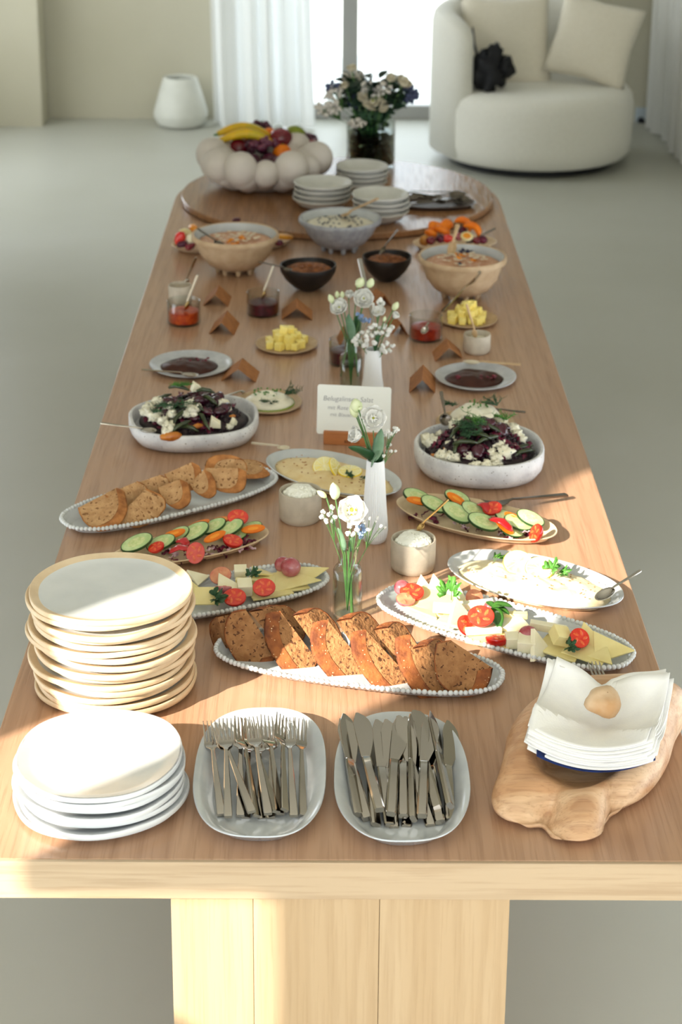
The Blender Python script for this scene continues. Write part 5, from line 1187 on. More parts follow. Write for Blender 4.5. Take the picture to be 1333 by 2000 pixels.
# carrot slices and red pepper
cp = MB().loft([[(s * .026 * cos(2 * pi * i / 24), s * .0115 * sin(2 * pi * i / 24), z) for i in range(24)] for s, z in ((.97, 0), (1, .0015), (.97, .003))]).build('carrot_slice', M_CARR)
MB().loft([[(s * .012 * cos(2 * pi * i / 16), s * .0045 * sin(2 * pi * i / 16), z) for i in range(16)] for s, z in ((1, .0028), (.95, .0033))]).build('core', mat('carrot_core', rgb(246, 156, 48), .4), cp)
cars = [((340, 1044), .038, (-.2, -.3, .9), .25, 'carrot slice over the left cucumbers of the left platter'), ((388, 1025), .034, (-.2, -.1, .9), .35, 'carrot slice at the back of the left vegetable platter'), ((420, 1049), .036, (-.1, -.3, .9), .55, 'carrot slice in the middle front of the left platter'), ((495, 1034), .030, (-.1, -.4, .9), .1, 'carrot slice at the right end of the left vegetable platter'), ((440, 1015), .028, (0, 0, 1), .2, 'carrot slice behind the upper tomato, left platter'),
        ((816, 979), .038, (.2, -.3, .9), .0, 'carrot slice at the left end of the right platter'), ((892, 976), .036, (.2, -.4, .8), -.6, 'carrot slice at the back of the right vegetable platter'), ((1006, 1013), .034, (.2, -.3, .9), -.5, 'carrot slice at the right of the right vegetable platter'), ((985, 1028), .030, (.3, -.5, .8), -.7, 'carrot slice under the red pepper on the right platter')]
for i, (p, z, n, sp, lbl) in enumerate(cars):
    o = cp if i == 0 else dup(cp); face(o, W(p[0], p[1], z), n, sp, .95); tag(o, lbl, 'carrot', 'carrot slices on the vegetable platters')
M_PEP = mat('red_pepper', rgb(190, 16, 26), .15, coat=.5)
for i, (a, za, b, zb, lbl) in enumerate([((330, 1080), .028, (372, 1074), .034, 'glossy red pepper strip behind the dinner plates on the left platter'), ((935, 985), .040, (958, 1002), .036, 'red pepper strip beside the tomato half on the right platter'), ((955, 1013), .044, (1002, 1038), .030, 'long red pepper slice in front middle of the right platter'), ((345, 1058), .034, (368, 1068), .030, 'short red pepper piece leaning on cucumber, left platter')]):
    A, B = W(a[0], a[1], za), W(b[0], b[1], zb); L = (B - A).length
    o = MB().tube([(0, 0, 0), (L * .15, 0, .004), (L * .5, .002, .009), (L * .85, 0, .004), (L, 0, 0)], [.003, .010, .0125, .010, .003], 12, flat=.35).build('pepper_strip', M_PEP, sharp=180)
    put(o, lbl, A, B, 'pepper', 'red pepper strips')
for c, deg, side, uu, sd in ((VL, 26.5, 'left', (-.05, .13), 3), (VR, VRD, 'right', (-.14, .13), 4)):
    rr = random.Random(sd); pr_ = [ribbon_obj('radicchio_shred', M_RADI, rr, .012, .030), ribbon_obj('radicchio_shred', M_RADI, rr, .009, .034), ribbon_obj('radicchio_shred', M_RADW, rr, .007, .022, 1.2)]
    for i in range(34):
        p = on(c, deg, rr.uniform(*uu), rr.uniform(-.052, .0) if i % 3 else rr.uniform(-.05, .03), rr.uniform(.010, .020)); o = pr_[i] if i < 3 else dup(pr_[i % 3])
        ang(o, p, rr.uniform(-.6, .6), rr.uniform(-.6, .6), rr.uniform(0, 6.28), rr.uniform(.7, 1.1)); wh = i % 3 == 2
        tag(o, ('white-ribbed' if wh else 'dark purple') + ' radicchio shred under the %s vegetables' % side, 'radicchio', ('white' if wh else 'purple') + ' radicchio shreds on the %s vegetable platter' % side)
fv = make_fork(.21, M_STEELD); put(fv, 'fork with its tines on the right vegetable platter, handle off the rim', W(1108, 967, .012), W(934, 984, .034), 'fork')

# ================================================================== cheese platters
CL_, CLD, CR_, CRD = (-.200, 3.168), 24.8, (.297, 3.032), -30.8
beaded('white beaded platter of cheese slices behind the central bread', CL_, .188, .074, CLD, sd=3)
beaded('white beaded platter of cheese, tomatoes and basil at the right', CR_, .252, .086, CRD, sd=4)
def prism(name, m, pts, h, loc, rot, label, group, bev=.0006, cat='cheese'):
    o = MB().loft([[(x, y, 0) for x, y in pts], [(x, y, h) for x, y in pts]]).build(name, m, loc=loc, rot=rot, bevel=bev, seg=1, smooth=False); return tag(o, label, cat, group)
TRI = [(-.03, -.022), (.034, -.018), (-.012, .034)]; QUA = [(-.034, -.024), (.034, -.026), (.030, .024), (-.032, .026)]; STK = [(-.030, -.007), (.030, -.007), (.030, .007), (-.030, .007)]; CUB = [(-.011, -.011), (.011, -.011), (.011, .011), (-.011, .011)]
def cheeses(items, side):
    for i, (px, py, z, kind, h, rot, m, s, lbl) in enumerate(items):
        q = {'T': TRI, 'Q': QUA, 'S': STK, 'C': CUB}[kind]; p = W(px, py, z)
        prism('cheese_slice' if kind in 'TQ' else 'cheese_piece', m, [(x * s, y * s) for x, y in q], h, p, rot, lbl, 'cheese pieces on the %s cheese platter' % side)
Cw, Cy = M_CHEESEW, M_CHEESE
R_ = radians
cheeses([(404, 1165, .032, 'Q', .004, (R_(38), 0, R_(5)), Cy, .72, 'thin yellow cheese slice leaning by the dinner plates'), (372, 1150, .024, 'T', .005, (R_(35), 0, R_(10)), Cy, .9, 'pale cheese triangle beside the dinner plates on the left platter'),
         (386, 1128, .030, 'T', .005, (R_(30), 0, R_(60)), Cw, .7, 'cheese corner peeping up at the far left of the left platter'), (445, 1150, .024, 'T', .014, (R_(25), 0, R_(20)), Cw, .9, 'thick cheese wedge under the halved grapes, left platter'),
         (470, 1124, .030, 'C', .018, (R_(10), 0, R_(5)), Cw, 1.1, 'cheese block at the back middle of the left platter'), (482, 1140, .026, 'S', .010, (0, 0, R_(-8)), Cy, .7, 'cheese stick lying flat behind the tomato, left platter'), (478, 1156, .022, 'C', .024, (R_(15), 0, R_(8)), Cw, 1.25, 'cheese block right of the front tomato on the left platter'),
         (505, 1118, .024, 'T', .004, (R_(20), 0, R_(140)), Cy, 1.0, 'thin cheese triangle behind the parsley on the left platter'), (545, 1140, .016, 'Q', .004, (R_(4), 0, R_(20)), Cy, 1.5, 'broad yellow cheese slice under the whole grapes'), (572, 1132, .022, 'T', .003, (R_(4), R_(-6), R_(15)), Cy, 1.5, 'yellow cheese triangle on top at the right of the left platter'), (598, 1120, .024, 'T', .003, (R_(8), R_(-16), R_(35)), Cy, 1.2, 'cheese triangle with raised tip at the right end of the left platter'), (525, 1155, .014, 'Q', .004, (0, 0, R_(22)), Cy, 1.2, 'flat cheese slice right of the round tomato half')], 'left')
cheeses([(830, 1150, .028, 'T', .004, (R_(45), 0, R_(-10)), Cw, .8, 'small cheese triangle upright behind the left tomato'), (858, 1155, .030, 'T', .004, (R_(45), 0, R_(-5)), Cw, 1.0, 'cheese triangle upright at the back left of the right platter'), (890, 1158, .030, 'T', .004, (R_(45), R_(5), R_(-15)), Cw, .9, 'cheese triangle behind the parsley on the right platter'),
         (850, 1178, .022, 'Q', .005, (R_(10), R_(8), R_(-30)), Cy, 1.3, 'broad yellow cheese slice at the left of the right platter'), (830, 1188, .018, 'T', .005, (0, R_(6), R_(-35)), Cy, 1.2, 'yellow cheese slice at the front left of the right platter'),
         (878, 1196, .026, 'S', .016, (0, 0, R_(-8)), Cw, 1.0, 'thick white cheese stick left of the upright one'), (898, 1200, .030, 'T', .008, (R_(75), R_(8), R_(30)), Cw, 1.0, 'white cheese wedge standing upright near the tomatoes'), (930, 1186, .034, 'S', .012, (0, R_(-4), R_(5)), Cw, 1.1, 'white cheese stick behind the sunlit tomato half'),
         (945, 1236, .026, 'S', .010, (0, 0, R_(8)), Cw, 1.1, 'white cheese stick before the sunlit tomato half'), (1002, 1206, .034, 'S', .010, (0, 0, R_(-3)), Cy, .9, 'yellow cheese stick right of the basil'), (1010, 1222, .028, 'T', .008, (R_(6), 0, R_(-20)), Cw, 1.2, 'flat white cheese wedge right of the basil'), (990, 1220, .022, 'Q', .008, (0, R_(4), R_(-20)), Cw, 1.0, 'white cheese slab under the basil leaf'),
         (1000, 1260, .022, 'C', .022, (R_(10), 0, R_(5)), Cw, 1.1, 'cheese cube at the front rim near the middle of the right platter'), (1030, 1268, .022, 'C', .024, (R_(8), 0, R_(-10)), Cw, 1.5, 'large cheese block before the whole grape'), (1050, 1262, .030, 'T', .009, (R_(70), R_(10), R_(50)), Cw, 1.0, 'upright cheese wedge right of the whole grape'),
         (1070, 1232, .034, 'S', .014, (0, R_(6), R_(-10)), Cw, 1.1, 'pale cheese stick lying at the back right of the right platter'), (1090, 1250, .036, 'C', .022, (R_(20), R_(20), R_(20)), Cy, 1.4, 'tilted yellow cheese block left of the right tomato half'), (1120, 1256, .020, 'Q', .006, (0, R_(5), R_(-30)), Cy, 1.0, 'cheese slab under the right tomato half'),
         (1095, 1268, .020, 'Q', .004, (R_(3), R_(5), R_(-28)), Cy, 1.15, 'broad yellow cheese slice at the front right of the right platter'), (1148, 1274, .022, 'Q', .003, (R_(5), R_(4), R_(-30)), Cy, 1.15, 'thin yellow cheese slice at the right end near the fork'), (1155, 1252, .030, 'T', .004, (R_(35), R_(-5), R_(-10)), Cy, 1.1, 'pale cheese triangle upright right of the tomato half'), (1190, 1265, .028, 'T', .004, (R_(25), R_(-12), R_(10)), Cy, 1.2, 'cheese triangle with raised corner at the right end'), (1180, 1282, .024, 'T', .003, (R_(10), 0, R_(-40)), Cy, .8, 'lowest thin cheese triangle at the far right rim'),
         (960, 1250, .018, 'Q', .006, (0, 0, R_(-20)), Cy, 1.2, 'yellow cheese slab below the front tomatoes'), (900, 1215, .016, 'Q', .006, (0, 0, R_(-28)), Cy, 1.1, 'yellow cheese slab under the white sticks')], 'right')
herb_sprig('parsley_sprig', 'parsley sprig between the tomatoes on the left cheese platter', W(490, 1132, .045), .034, M_DGREEN, (-.2, -.5, .6), 11, 5)
herb_sprig('parsley_sprig', 'dark parsley sprig at the front of the left cheese platter', W(412, 1176, .030), .040, M_DGREEN, (.2, -.1, .1), 12, 6)
herb_sprig('parsley_sprig', 'light green parsley sprig on the left of the right cheese platter', W(882, 1172, .045), .050, M_GREEN, (-.3, -.9, 1.0), 13, 6)
herb_sprig('parsley_sprig', 'dark parsley sprig below the right tomato half', W(1103, 1268, .036), .034, M_DGREEN, (.1, -.1, -.2), 14, 5)
def leaf_mesh(name, m, L, w, fold=.25, curl=.25, n=9, solid=.0004):
    vs = []; 
    for i in range(n + 1):
        t = i / n; ww = w * (sin(pi * t ** .85) ** .8) * .5 + .0004
        for j in (-2, -1, 0, 1, 2): vs.append((L * t, ww * j / 2, abs(j / 2) * ww * fold * 1.6 + curl * L * (t * t) * -.5 + .02 * L * sin(t * 9) * (j / 2)))
    return MB().add(vs, [(i * 5 + j, i * 5 + j + 1, i * 5 + j + 6, i * 5 + j + 5) for i in range(n) for j in range(4)]).build(name, m, sharp=180, solid=solid)
bas = thing('basil_sprig', 'basil sprig with shiny leaves in the middle of the right cheese platter', 'herb', W(962, 1186, .056))
for i, (d, L, w) in enumerate([((.25, -.85, -.35), .048, .026), ((.9, .1, .1), .038, .024), ((.8, -.3, -.1), .034, .020), ((-.3, .6, .2), .020, .014)]):
    l_ = leaf_mesh('leaf', mat('basil_leaf', rgb(64, 110, 40), .3, rgb(40, 84, 32), 40, coat=.3), L, w, .3, .3); l_.parent = bas
    x = Vector(d).normalized(); y = Vector((0, 0, 1)).cross(x).normalized(); z = x.cross(y)
    l_.matrix_local = Matrix(((x.x, y.x, z.x, 0), (x.y, y.y, z.y, 0), (x.z, y.z, z.z, 0), (0, 0, 0, 1)))
fc = make_fork(.2); put(fc, 'fork lying on the right end of the right cheese platter behind napkins', W(1188, 1352, .05), W(1137, 1296, .030), 'fork')
x_ = (W(1160, 1296, .062) - W(1196, 1366, .066)).normalized(); frame(fc, W(1160, 1296, .062) - x_ * .2, W(1160, 1296, .062)); 

# ================================================================== vases and flowers
def ribbed_vase(label, px, pyb, pyt, rb, rt):
    p = W(px, pyb); X, Y = p.x, p.y + rb * .55; h = ZAT(X, Y - rt, pyt)
    prof = [(.001, 0), (rb * .72, 0), (rb * .86, .003), (rb * .97, .012), (rb, .026), (rb * .97, .045), (rb * .86, h * .45), (rb * .76, h * .7), (rt, h - .003), (rt * .97, h), (rt * .88, h - .0005), (rt * .84, h - .004), (rt * .8, h * .6), (.001, h * .5)]
    n = 144; rings = []
    for k, (r_, z) in enumerate(prof):
        ribs = .075 if 4 <= k <= 8 else 0
        rings.append([((r_ * (1 + ribs * (abs(sin(2 * pi * i / n * 18)) - .5))) * cos(2 * pi * i / n), (r_ * (1 + ribs * (abs(sin(2 * pi * i / n * 18)) - .5))) * sin(2 * pi * i / n), z) for i in range(n)])
    o = MB().loft(rings).build('ribbed_vase', M_VASEW, loc=(X, Y, T), sharp=35)
    tag(o, label, 'vase', 'white ribbed bud vases'); return X, Y, h
M_VASEW = mat('matt_white_porcelain', rgb(232, 234, 236), .4)
def bottle_vase(label, px, pyb, pyt, R, rn, hs=.70, wat=.55):
    p = W(px, pyb); X, Y = p.x, p.y + R; h = ZAT(X, Y, pyt)
    prof = [(.001, .0), (R - .003, 0), (R, .003), (R, h * hs - .008), (R - .004, h * hs), (rn + .002, h * hs + .004), (rn, h * hs + .010), (rn, h - .006), (rn + .0035, h - .004), (rn + .0035, h), (rn - .0015, h), (rn - .002, h * hs + .008), (R - .006, h * hs - .003), (R - .0025, h * hs - .010), (R - .0025, .008), (.001, .007)]
    o = lathe_obj('bottle_vase', prof, [M_GLASS], (X, Y, T + .0003), label, 'vase', 'clear glass bottle vases', n=48)
    zz = h * wat
    MB().loft(lathe([(.001, .0075), (R - .0031, .0085), (R - .0031, zz - .001), (R - .0035, zz), (.001, zz - .0006)], 40)).build('water', M_WATER, o)
    return X, Y, h
N1 = ribbed_vase('white ribbed bud vase nearest the camera, holding lisianthus', 732, 1062, 904, .0265, .0175)
N2 = ribbed_vase('white ribbed bud vase standing behind the sign card', 728, 790, 686, .0265, .0185)
G1 = bottle_vase('clear glass bottle vase in front, between bread and cheese', 679, 1216, 1064, .0275, .0175)
G2 = bottle_vase('clear glass bottle vase farther back, behind the sign card', 686, 775, 660, .0285, .0165)
def petal(name, m, L, w, cup_, roll_, sd, n=7, k=6):
    """a broad ruffled petal growing along +X then rising in Z"""
    vs = []
    for i in range(n + 1):
        t = i / n; ww = w * (.22 + .78 * sin(min(1, t * 1.15) * pi * .5)) * (1 - .55 * max(0, t - .8) / .2) * .5
        for j in range(k + 1):
            u = j / k * 2 - 1; th = u * cup_
            ruff = .03 * L * t * sin(u * 7 + sd * 3 + t * 2)
            x = L * t * (1 - .18 * u * u * t) * cos(roll_ * t); z = L * t * sin(roll_ * t * .5) + ww * (1 - cos(th)) * .9 + ruff
            vs.append((x, ww * sin(th) / max(.5, sin(cup_) if cup_ > .5 else 1) * 1.1, z))
    return MB().add(vs, [(i * (k + 1) + j, i * (k + 1) + j + 1, (i + 1) * (k + 1) + j + 1, (i + 1) * (k + 1) + j) for i in range(n) for j in range(k)]).build(name, m, sharp=180, solid=.0005)
_pet = [petal('petal', M_PETAL, 1, .95, .7, .5, s) for s in range(3)] + [petal('petal', M_PETAL, .8, .8, .9, .9, s + 5) for s in range(2)]
def child(o, parent, M):
    c = o.copy(); COL.objects.link(c); c.parent = parent; c.matrix_local = M; return c
def axes(p, z):
    z = Vector(z).normalized(); x = Vector((1, 0, 0)) if abs(z.x) < .9 else Vector((0, 1, 0)); x = (x - z * x.dot(z)).normalized(); y = z.cross(x)
    return Matrix(((x.x, y.x, z.x, p[0]), (x.y, y.y, z.y, p[1]), (x.z, y.z, z.z, p[2]), (0, 0, 0, 1)))
def bloom(root, p, n, R, opn, sd=0, eye=True):
    """layers of petals round an axis n; opn 0 (closed) to 1 (wide open)"""
    rr = random.Random(sd); B = axes(p, n)
    for ly, (cnt, tilt, s, pi_) in enumerate([(5, 1.15 - 1.0 * opn, 1.0, 0), (5, 1.25 - .8 * opn, .86, 1), (4, 1.35 - .6 * opn, .66, 3)]):
        for k in range(cnt):
            a = 2 * pi * (k + .5 * ly) / cnt + rr.uniform(-.1, .1)
            M = B @ Matrix.Rotation(a, 4, 'Z') @ Matrix.Translation((R * .06, 0, 0)) @ Matrix.Rotation(-(tilt + rr.uniform(-.08, .08)), 4, 'Y') @ Matrix.Scale(R * s * rr.uniform(.93, 1.05), 4)
            child(_pet[(pi_ + k) % 3 if ly < 2 else 3 + k % 2], root, M)
    if eye:
        MB().sph((0, 0, R * .20), (R * (.13 + .10 * (opn > .9)),) * 2 + (R * .16,), 12, 8, nz=.5, nf=14).build('pistil', M_YEL, root).matrix_local = B
    MB().loft([[(q * cos(2 * pi * i / 10), q * sin(2 * pi * i / 10), z) for i in range(10)] for q, z in ((R * .03, -R * .22), (R * .10, -R * .10), (R * .16, R * .08), (R * .02, R * .1))]).build('calyx', M_STEM, root).matrix_local = B
def bud(root, p, n, L, w, m=None):
    B = axes(p, n); MB().loft([[(w * .86 * q * cos(2 * pi * i / 12) * (1 + .1 * sin(3 * 2 * pi * i / 12 + z * 2)), w * .86 * q * sin(2 * pi * i / 12), L * z) for i in range(12)] for q, z in ((.15, 0), (.7, .12), (1, .38), (.92, .62), (.6, .85), (.12, 1))]).build('bud', m or M_BUD, root).matrix_local = B
def stem(root, pts, r_=.0012, name='stem'):
    return MB().tube(pts, r_, 6).build(name, M_STEM, root)
def flower(label, base, Y, px, py, n, R, opn, sd, group='white lisianthus flowers in the bud vases'):
    P_ = F(px, py, Y); t = thing('lisianthus', label, 'flower', base, 0, group); p = P_ - Vector(base)
    nn = Vector(n).normalized(); q = p - nn * R * .22
    stem(t, [(0, 0, 0), (q.x * .25, q.y * .25, q.z * .45), (q.x * .7, q.y * .7, q.z * .8), tuple(q)])
    bloom(t, p, nn, R, opn, sd); return t, p
def budstem(label, base, Y, px, py, n, L, w, sd=0):
    P_ = F(px, py, Y); t = thing('lisianthus_bud', label, 'flower', base, 0, 'lisianthus buds in the bud vases'); p = P_ - Vector(base)
    stem(t, [(0, 0, 0), (p.x * .2, p.y * .2, p.z * .5), (p.x * .75, p.y * .75, p.z * .85), tuple(p)], .0014); bud(t, p, n, L, w); return t
def leaf_at(root_or_none, label, base, Y, a, b, w, m, curl=.2, roll=0):
    """leaf from pixel a to pixel b in the plane at depth Y"""
    A = F(a[0], a[1], Y); B = F(b[0], b[1], Y - .01); o = leaf_mesh('leaf', m, (B - A).length, w, .3, curl, 10)
    put(o, label, A, B, 'leaf', None, roll); return o
def gyps(label, base, Y, pts, sd, m=M_PETAL, r_=.0042):
    rr = random.Random(sd); t = thing('baby_breath', label, 'flower', base, 0, None); mb = MB(); bb = MB()
    c = sum((F(x, y, Y) for x, y in pts), Vector()) / len(pts) - Vector(base); c = c * .72
    mb.tube([(0, 0, 0), (c.x * .3, c.y * .3, c.z * .6), tuple(c)], .0009, 5)
    for x, y in pts:
        p = F(x, y, Y + rr.uniform(-.02, .02)) - Vector(base); mid = (c + p) / 2 + Vector((0, 0, .003)); mb.tube([tuple(c), tuple(mid), tuple(p)], .0006, 4)
        for k in range(5):
            d = Vector((rr.uniform(-1, 1), rr.uniform(-1, 1), rr.uniform(-1, 1))).normalized() * r_ * .5; bb.sph(tuple(p + d), r_ * rr.uniform(.5, .75), 6, 5)
    mb.build('stem', M_STEM, t); tag(bb.build('blossoms', m, t, sharp=180), kind='stuff'); return t
# near glass bottle
bx = (G1[0], G1[1], T + .012)
Y1 = G1[1]
flower('wide open white lisianthus with yellow centre in the near glass bottle', bx, Y1 - .01, 687, 999, (.05, -.72, .55), .034, .95, 1)
budstem('green-white bud at the upper left above the near glass bottle', bx, Y1, 638, 972, (-.75, 0, .6), .022, .0065)
budstem('opening white bud upright above the near glass bottle', bx, Y1, 656, 976, (-.15, 0, 1), .034, .0115)
gyps("spray of white baby's breath left of the open flower, near bottle", bx, Y1, [(632, 1000), (629, 1009), (638, 1018), (652, 1018), (646, 1002), (650, 991), (643, 1005), (655, 1008)], 1, r_=.0052)
gyps("fine baby's breath twig reaching right before the ribbed vase", bx, Y1, [(712, 1020), (722, 1012), (733, 1018), (745, 1028), (752, 1030), (726, 1032), (718, 1036), (738, 1012)], 2, r_=.0036)
gyps("white blossoms hanging below the open flower, near bottle", bx, Y1 - .02, [(680, 1042), (697, 1036), (684, 1028), (720, 1035), (690, 1044)], 3, r_=.0054)
gyps('blue-violet blossoms under the open flower, near bottle', bx, Y1, [(700, 1030), (708, 1028), (704, 1040), (712, 1036), (706, 1048)], 4, M_BLUEF, .0055)
leaf_at(None, 'pale green leaf rising from the neck of the near bottle', bx, Y1 - .004, (672, 1078), (664, 1028), .014, M_SAGE)
leaf_at(None, 'pale green leaf on the right in the neck of the near bottle', bx, Y1 + .004, (686, 1078), (690, 1042), .012, M_SAGE)
# near ribbed vase
b1 = (N1[0], N1[1], T + N1[2] * .55); Yv = N1[1]
flower('large white lisianthus facing the camera above the near ribbed vase', b1, Yv - .005, 729, 818, (.05, -.85, .45), .033, .82, 5)
flower('white lisianthus turned left and down beside the wooden block', b1, Yv - .01, 706, 852, (-.75, -.4, .35), .030, .35, 6)
budstem('green bud at the very top above the near ribbed vase', b1, Yv, 697, 806, (-.1, 0, 1), .030, .0145)
budstem('second green bud hanging left above the near ribbed vase', b1, Yv, 697, 815, (-.45, 0, .9), .028, .0100)
budstem('tiny green bud under the top bud of the near ribbed vase', b1, Yv - .01, 701, 800, (.5, -.3, .6), .010, .004)
leaf_at(None, 'broad dark green leaf pointing left from the near ribbed vase', b1, Yv - .01, (735, 903), (682, 869), .030, M_DGREEN, .15, .9)
leaf_at(None, 'grey-green leaf standing upright from the near ribbed vase', b1, Yv - .012, (733, 902), (745, 838), .022, M_SAGE, -.05, -1.0)
leaf_at(None, 'short green leaf at the mouth of the near ribbed vase', b1, Yv - .015, (726, 913), (740, 880), .022, M_SAGE, .1, .6)
leaf_at(None, 'dark leaf at the right of the near ribbed vase mouth', b1, Yv, (738, 908), (744, 872), .018, M_DGREEN, .1, -.6)
gyps("baby's breath sprays right of the large flower, near ribbed vase", b1, Yv, [(752, 848), (758, 842), (764, 846), (771, 835), (777, 838), (768, 848), (760, 853), (773, 843)], 5, r_=.0045)
gyps("small white baby's breath beads low right of the near ribbed vase", b1, Yv, [(755, 882), (764, 881), (773, 880), (750, 890), (762, 868), (757, 872)], 6, r_=.0036)
# far ribbed vase
b2 = (N2[0], N2[1], T + N2[2] * .5); Y2 = N2[1]
flower('white and blue-tinged lisianthus above the far ribbed vase', b2, Y2, 740, 614, (-.1, -.5, .8), .026, .6, 7)
flower('half open creamy lisianthus at the right of the far flowers', b2, Y2, 769, 621, (.5, -.3, .7), .020, .25, 8)
budstem('green-white bud at the upper right of the far flowers', b2, Y2, 768, 606, (.45, 0, .8), .024, .009)
budstem('small green bud beside the creamy lisianthus, far ribbed vase', b2, Y2, 750, 628, (.2, 0, .8), .014, .005)
gyps("dense white baby's breath below the far blue-tinged flower", b2, Y2, [(724, 638), (733, 634), (742, 640), (752, 638), (760, 646), (745, 650), (735, 648), (727, 655), (720, 650), (757, 653), (766, 640)], 7, r_=.0072)
gyps("baby's breath at the left before the far glass bottle neck", b2, Y2 - .02, [(695, 662), (700, 657), (708, 650), (716, 656), (718, 665), (710, 674), (697, 672), (692, 666), (704, 668), (716, 672)], 8, r_=.0068)
gyps("baby's breath at the right of the far ribbed vase mouth", b2, Y2 - .02, [(749, 676), (757, 670), (767, 674), (761, 684), (746, 683), (752, 686), (732, 670)], 9, r_=.0068)
gyps("baby's breath behind the tall far lisianthus", b2, Y2 + .03, [(738, 590), (744, 586), (750, 592), (742, 598), (736, 604), (747, 600), (731, 596)], 11, r_=.0065)
leaf_at(None, 'dark leaf falling over the mouth of the far ribbed vase', b2, Y2 - .01, (735, 690), (739, 650), .018, M_DGREEN, .1, .4)
# far glass bottle
b3 = (G2[0], G2[1], T + .02); Y3 = G2[1]
flower('white lisianthus rose at the left above the far glass bottle', b3, Y3, 665, 604, (-.25, -.65, .7), .031, .72, 9)
flower('tall white lisianthus rose above the far glass bottle', b3, Y3, 710, 585, (.05, -.85, .5), .035, .65, 10)
flower('small white lisianthus behind the two roses, far bottle', b3, Y3 + .03, 682, 582, (.1, -.3, .9), .022, .3, 11)
budstem('green bud at far left above the far glass bottle', b3, Y3, 650, 592, (-.35, 0, .9), .024, .009)
budstem('first small green bud behind the left rose', b3, Y3 + .02, 659, 582, (-.05, 0, 1), .018, .007)
budstem('second small green bud behind the left rose', b3, Y3 + .02, 669, 583, (-.05, 0, 1), .019, .007)
budstem('large green-white bud above the tall rose', b3, Y3, 698, 561, (.4, 0, .7), .028, .013)
budstem('second green-white bud at the top right of the tall rose', b3, Y3, 720, 562, (.35, 0, .9), .026, .011)
gyps('pale blue blossoms between the roses and the white vase', b3, Y3, [(703, 622), (709, 626), (716, 624), (722, 626), (700, 614), (707, 618)], 10, M_BLUEF, .0062)
leaf_at(None, 'sage green leaf in the neck of the far glass bottle', b3, Y3 - .005, (690, 668), (680, 612), .022, M_SAGE, .1, .9)
leaf_at(None, 'dark green leaf right of the far glass bottle neck', b3, Y3 + .01, (694, 655), (699, 612), .020, M_DGREEN, .1, -.7)
for sgn, lbl in ((-1, 'cut green stem slanting left in the far glass bottle'), (1, 'cut green stem slanting right in the far glass bottle')):
    A = F(686 + sgn * 3, 662, Y3); B = F(683 + sgn * 17, 735, Y3); o = MB().tube([(0, 0, 0), ((B - A).length * .5, .001, .002), ((B - A).length, 0, 0)], .0026, 7).build('cut_stem', M_STEM); put(o, lbl, A, B, 'stem', None)
A = F(679, 1075, Y1); B = F(688, 1196, Y1)
o = MB().tube([(0, 0, 0), ((B - A).length * .5, .001, .002), ((B - A).length, 0, 0)], [.0016, .0024, .0032], 7).tube([((B - A).length * .80, -.008, .002), ((B - A).length * .80, .009, .002)], .0008, 5).build('cut_stem', M_STEM); put(o, 'thick cut stem with a node under water in the near glass bottle', A, B, 'stem')

# big glass vase with a bouquet on the turntable
VC = (.123, 6.640); VR_ = .090; vz = .025; vh = .205 - vz
vb = lathe_obj('glass_cylinder_vase', [(.001, 0), (VR_ - .003, 0), (VR_, .004), (VR_, vh - .002), (VR_ - .002, vh), (VR_ - .004, vh - .002), (VR_ - .004, .014), (.001, .012)], [M_GLASS], (VC[0], VC[1], T + vz + .0003), 'large clear glass cylinder vase with a dense bouquet on the turntable', 'vase')
MB().loft(lathe([(.001, .0125), (VR_ - .0046, .0145), (VR_ - .0046, vh * .72), (.001, vh * .72)], 40)).build('water', mat('green_water', rgb(150, 160, 130), .0, trans=1.0, ior=1.33), vb)
rr = random.Random(21); base = Vector((VC[0], VC[1], T + vz + .016))
mb = MB()
for k in range(90):
    a = rr.uniform(0, 6.28); q = sqrt(rr.random()) * .07; a2 = a + rr.uniform(2.4, 3.9); q2 = sqrt(rr.random()) * .075
    mb.tube([(cos(a) * q, sin(a) * q, 0), (cos(a2) * q2 * .2, sin(a2) * q2 * .2, .10), (cos(a2) * q2 * 1.05, sin(a2) * q2 * 1.05, .20)], .0032, 5)
tag(mb.build('bouquet_stems', M_DGREEN, loc=base, sharp=180), 'dense dark green stems inside the large glass vase', 'stems', None, 'stuff')
fo = MB(); M_DEEP = mat('deep_leaf', rgb(22, 44, 32), .5, rgb(34, 60, 40), 20)
for k in range(300):
    a = rr.uniform(0, 6.28); z = rr.uniform(0.03, .31); R_m = .072 if z < .2 else .115 - .1 * abs(z - .25); q = R_m * (.45 + .55 * rr.random())
    d = Vector((cos(a), sin(a), rr.uniform(-.3, 1.2))).normalized(); p = Vector((cos(a) * q * (.55 if z < .2 else .8), sin(a) * q * (.55 if z < .2 else .8), z))
    y = Vector((0, 0, 1)).cross(d).normalized(); zz_ = d.cross(y); s_ = .04 if z < .2 else rr.uniform(.045, .065)
    M = Matrix(((d.x, y.x, zz_.x, p.x), (d.y, y.y, zz_.y, p.y), (d.z, y.z, zz_.z, p.z), (0, 0, 0, 1))) @ Matrix.Rotation(rr.uniform(-1, 1), 4, 'X')
    vs = []
    for i in range(7):
        t = i / 6; w_ = s_ * .28 * sin(pi * t ** .85) ** .8 + .0003
        for j in (-1, 0, 1): vs.append((s_ * t, w_ * j, abs(j) * w_ * .4 - s_ * .2 * t * t))
    fo.add(vs, [(i * 3 + j, i * 3 + j + 1, i * 3 + j + 4, i * 3 + j + 3) for i in range(6) for j in range(2)], 0, M)
tag(fo.build('foliage', M_DEEP, loc=base, sharp=180), 'dense dark foliage of the big bouquet in the large glass vase', 'leaves', None, 'stuff')
_dm = {}
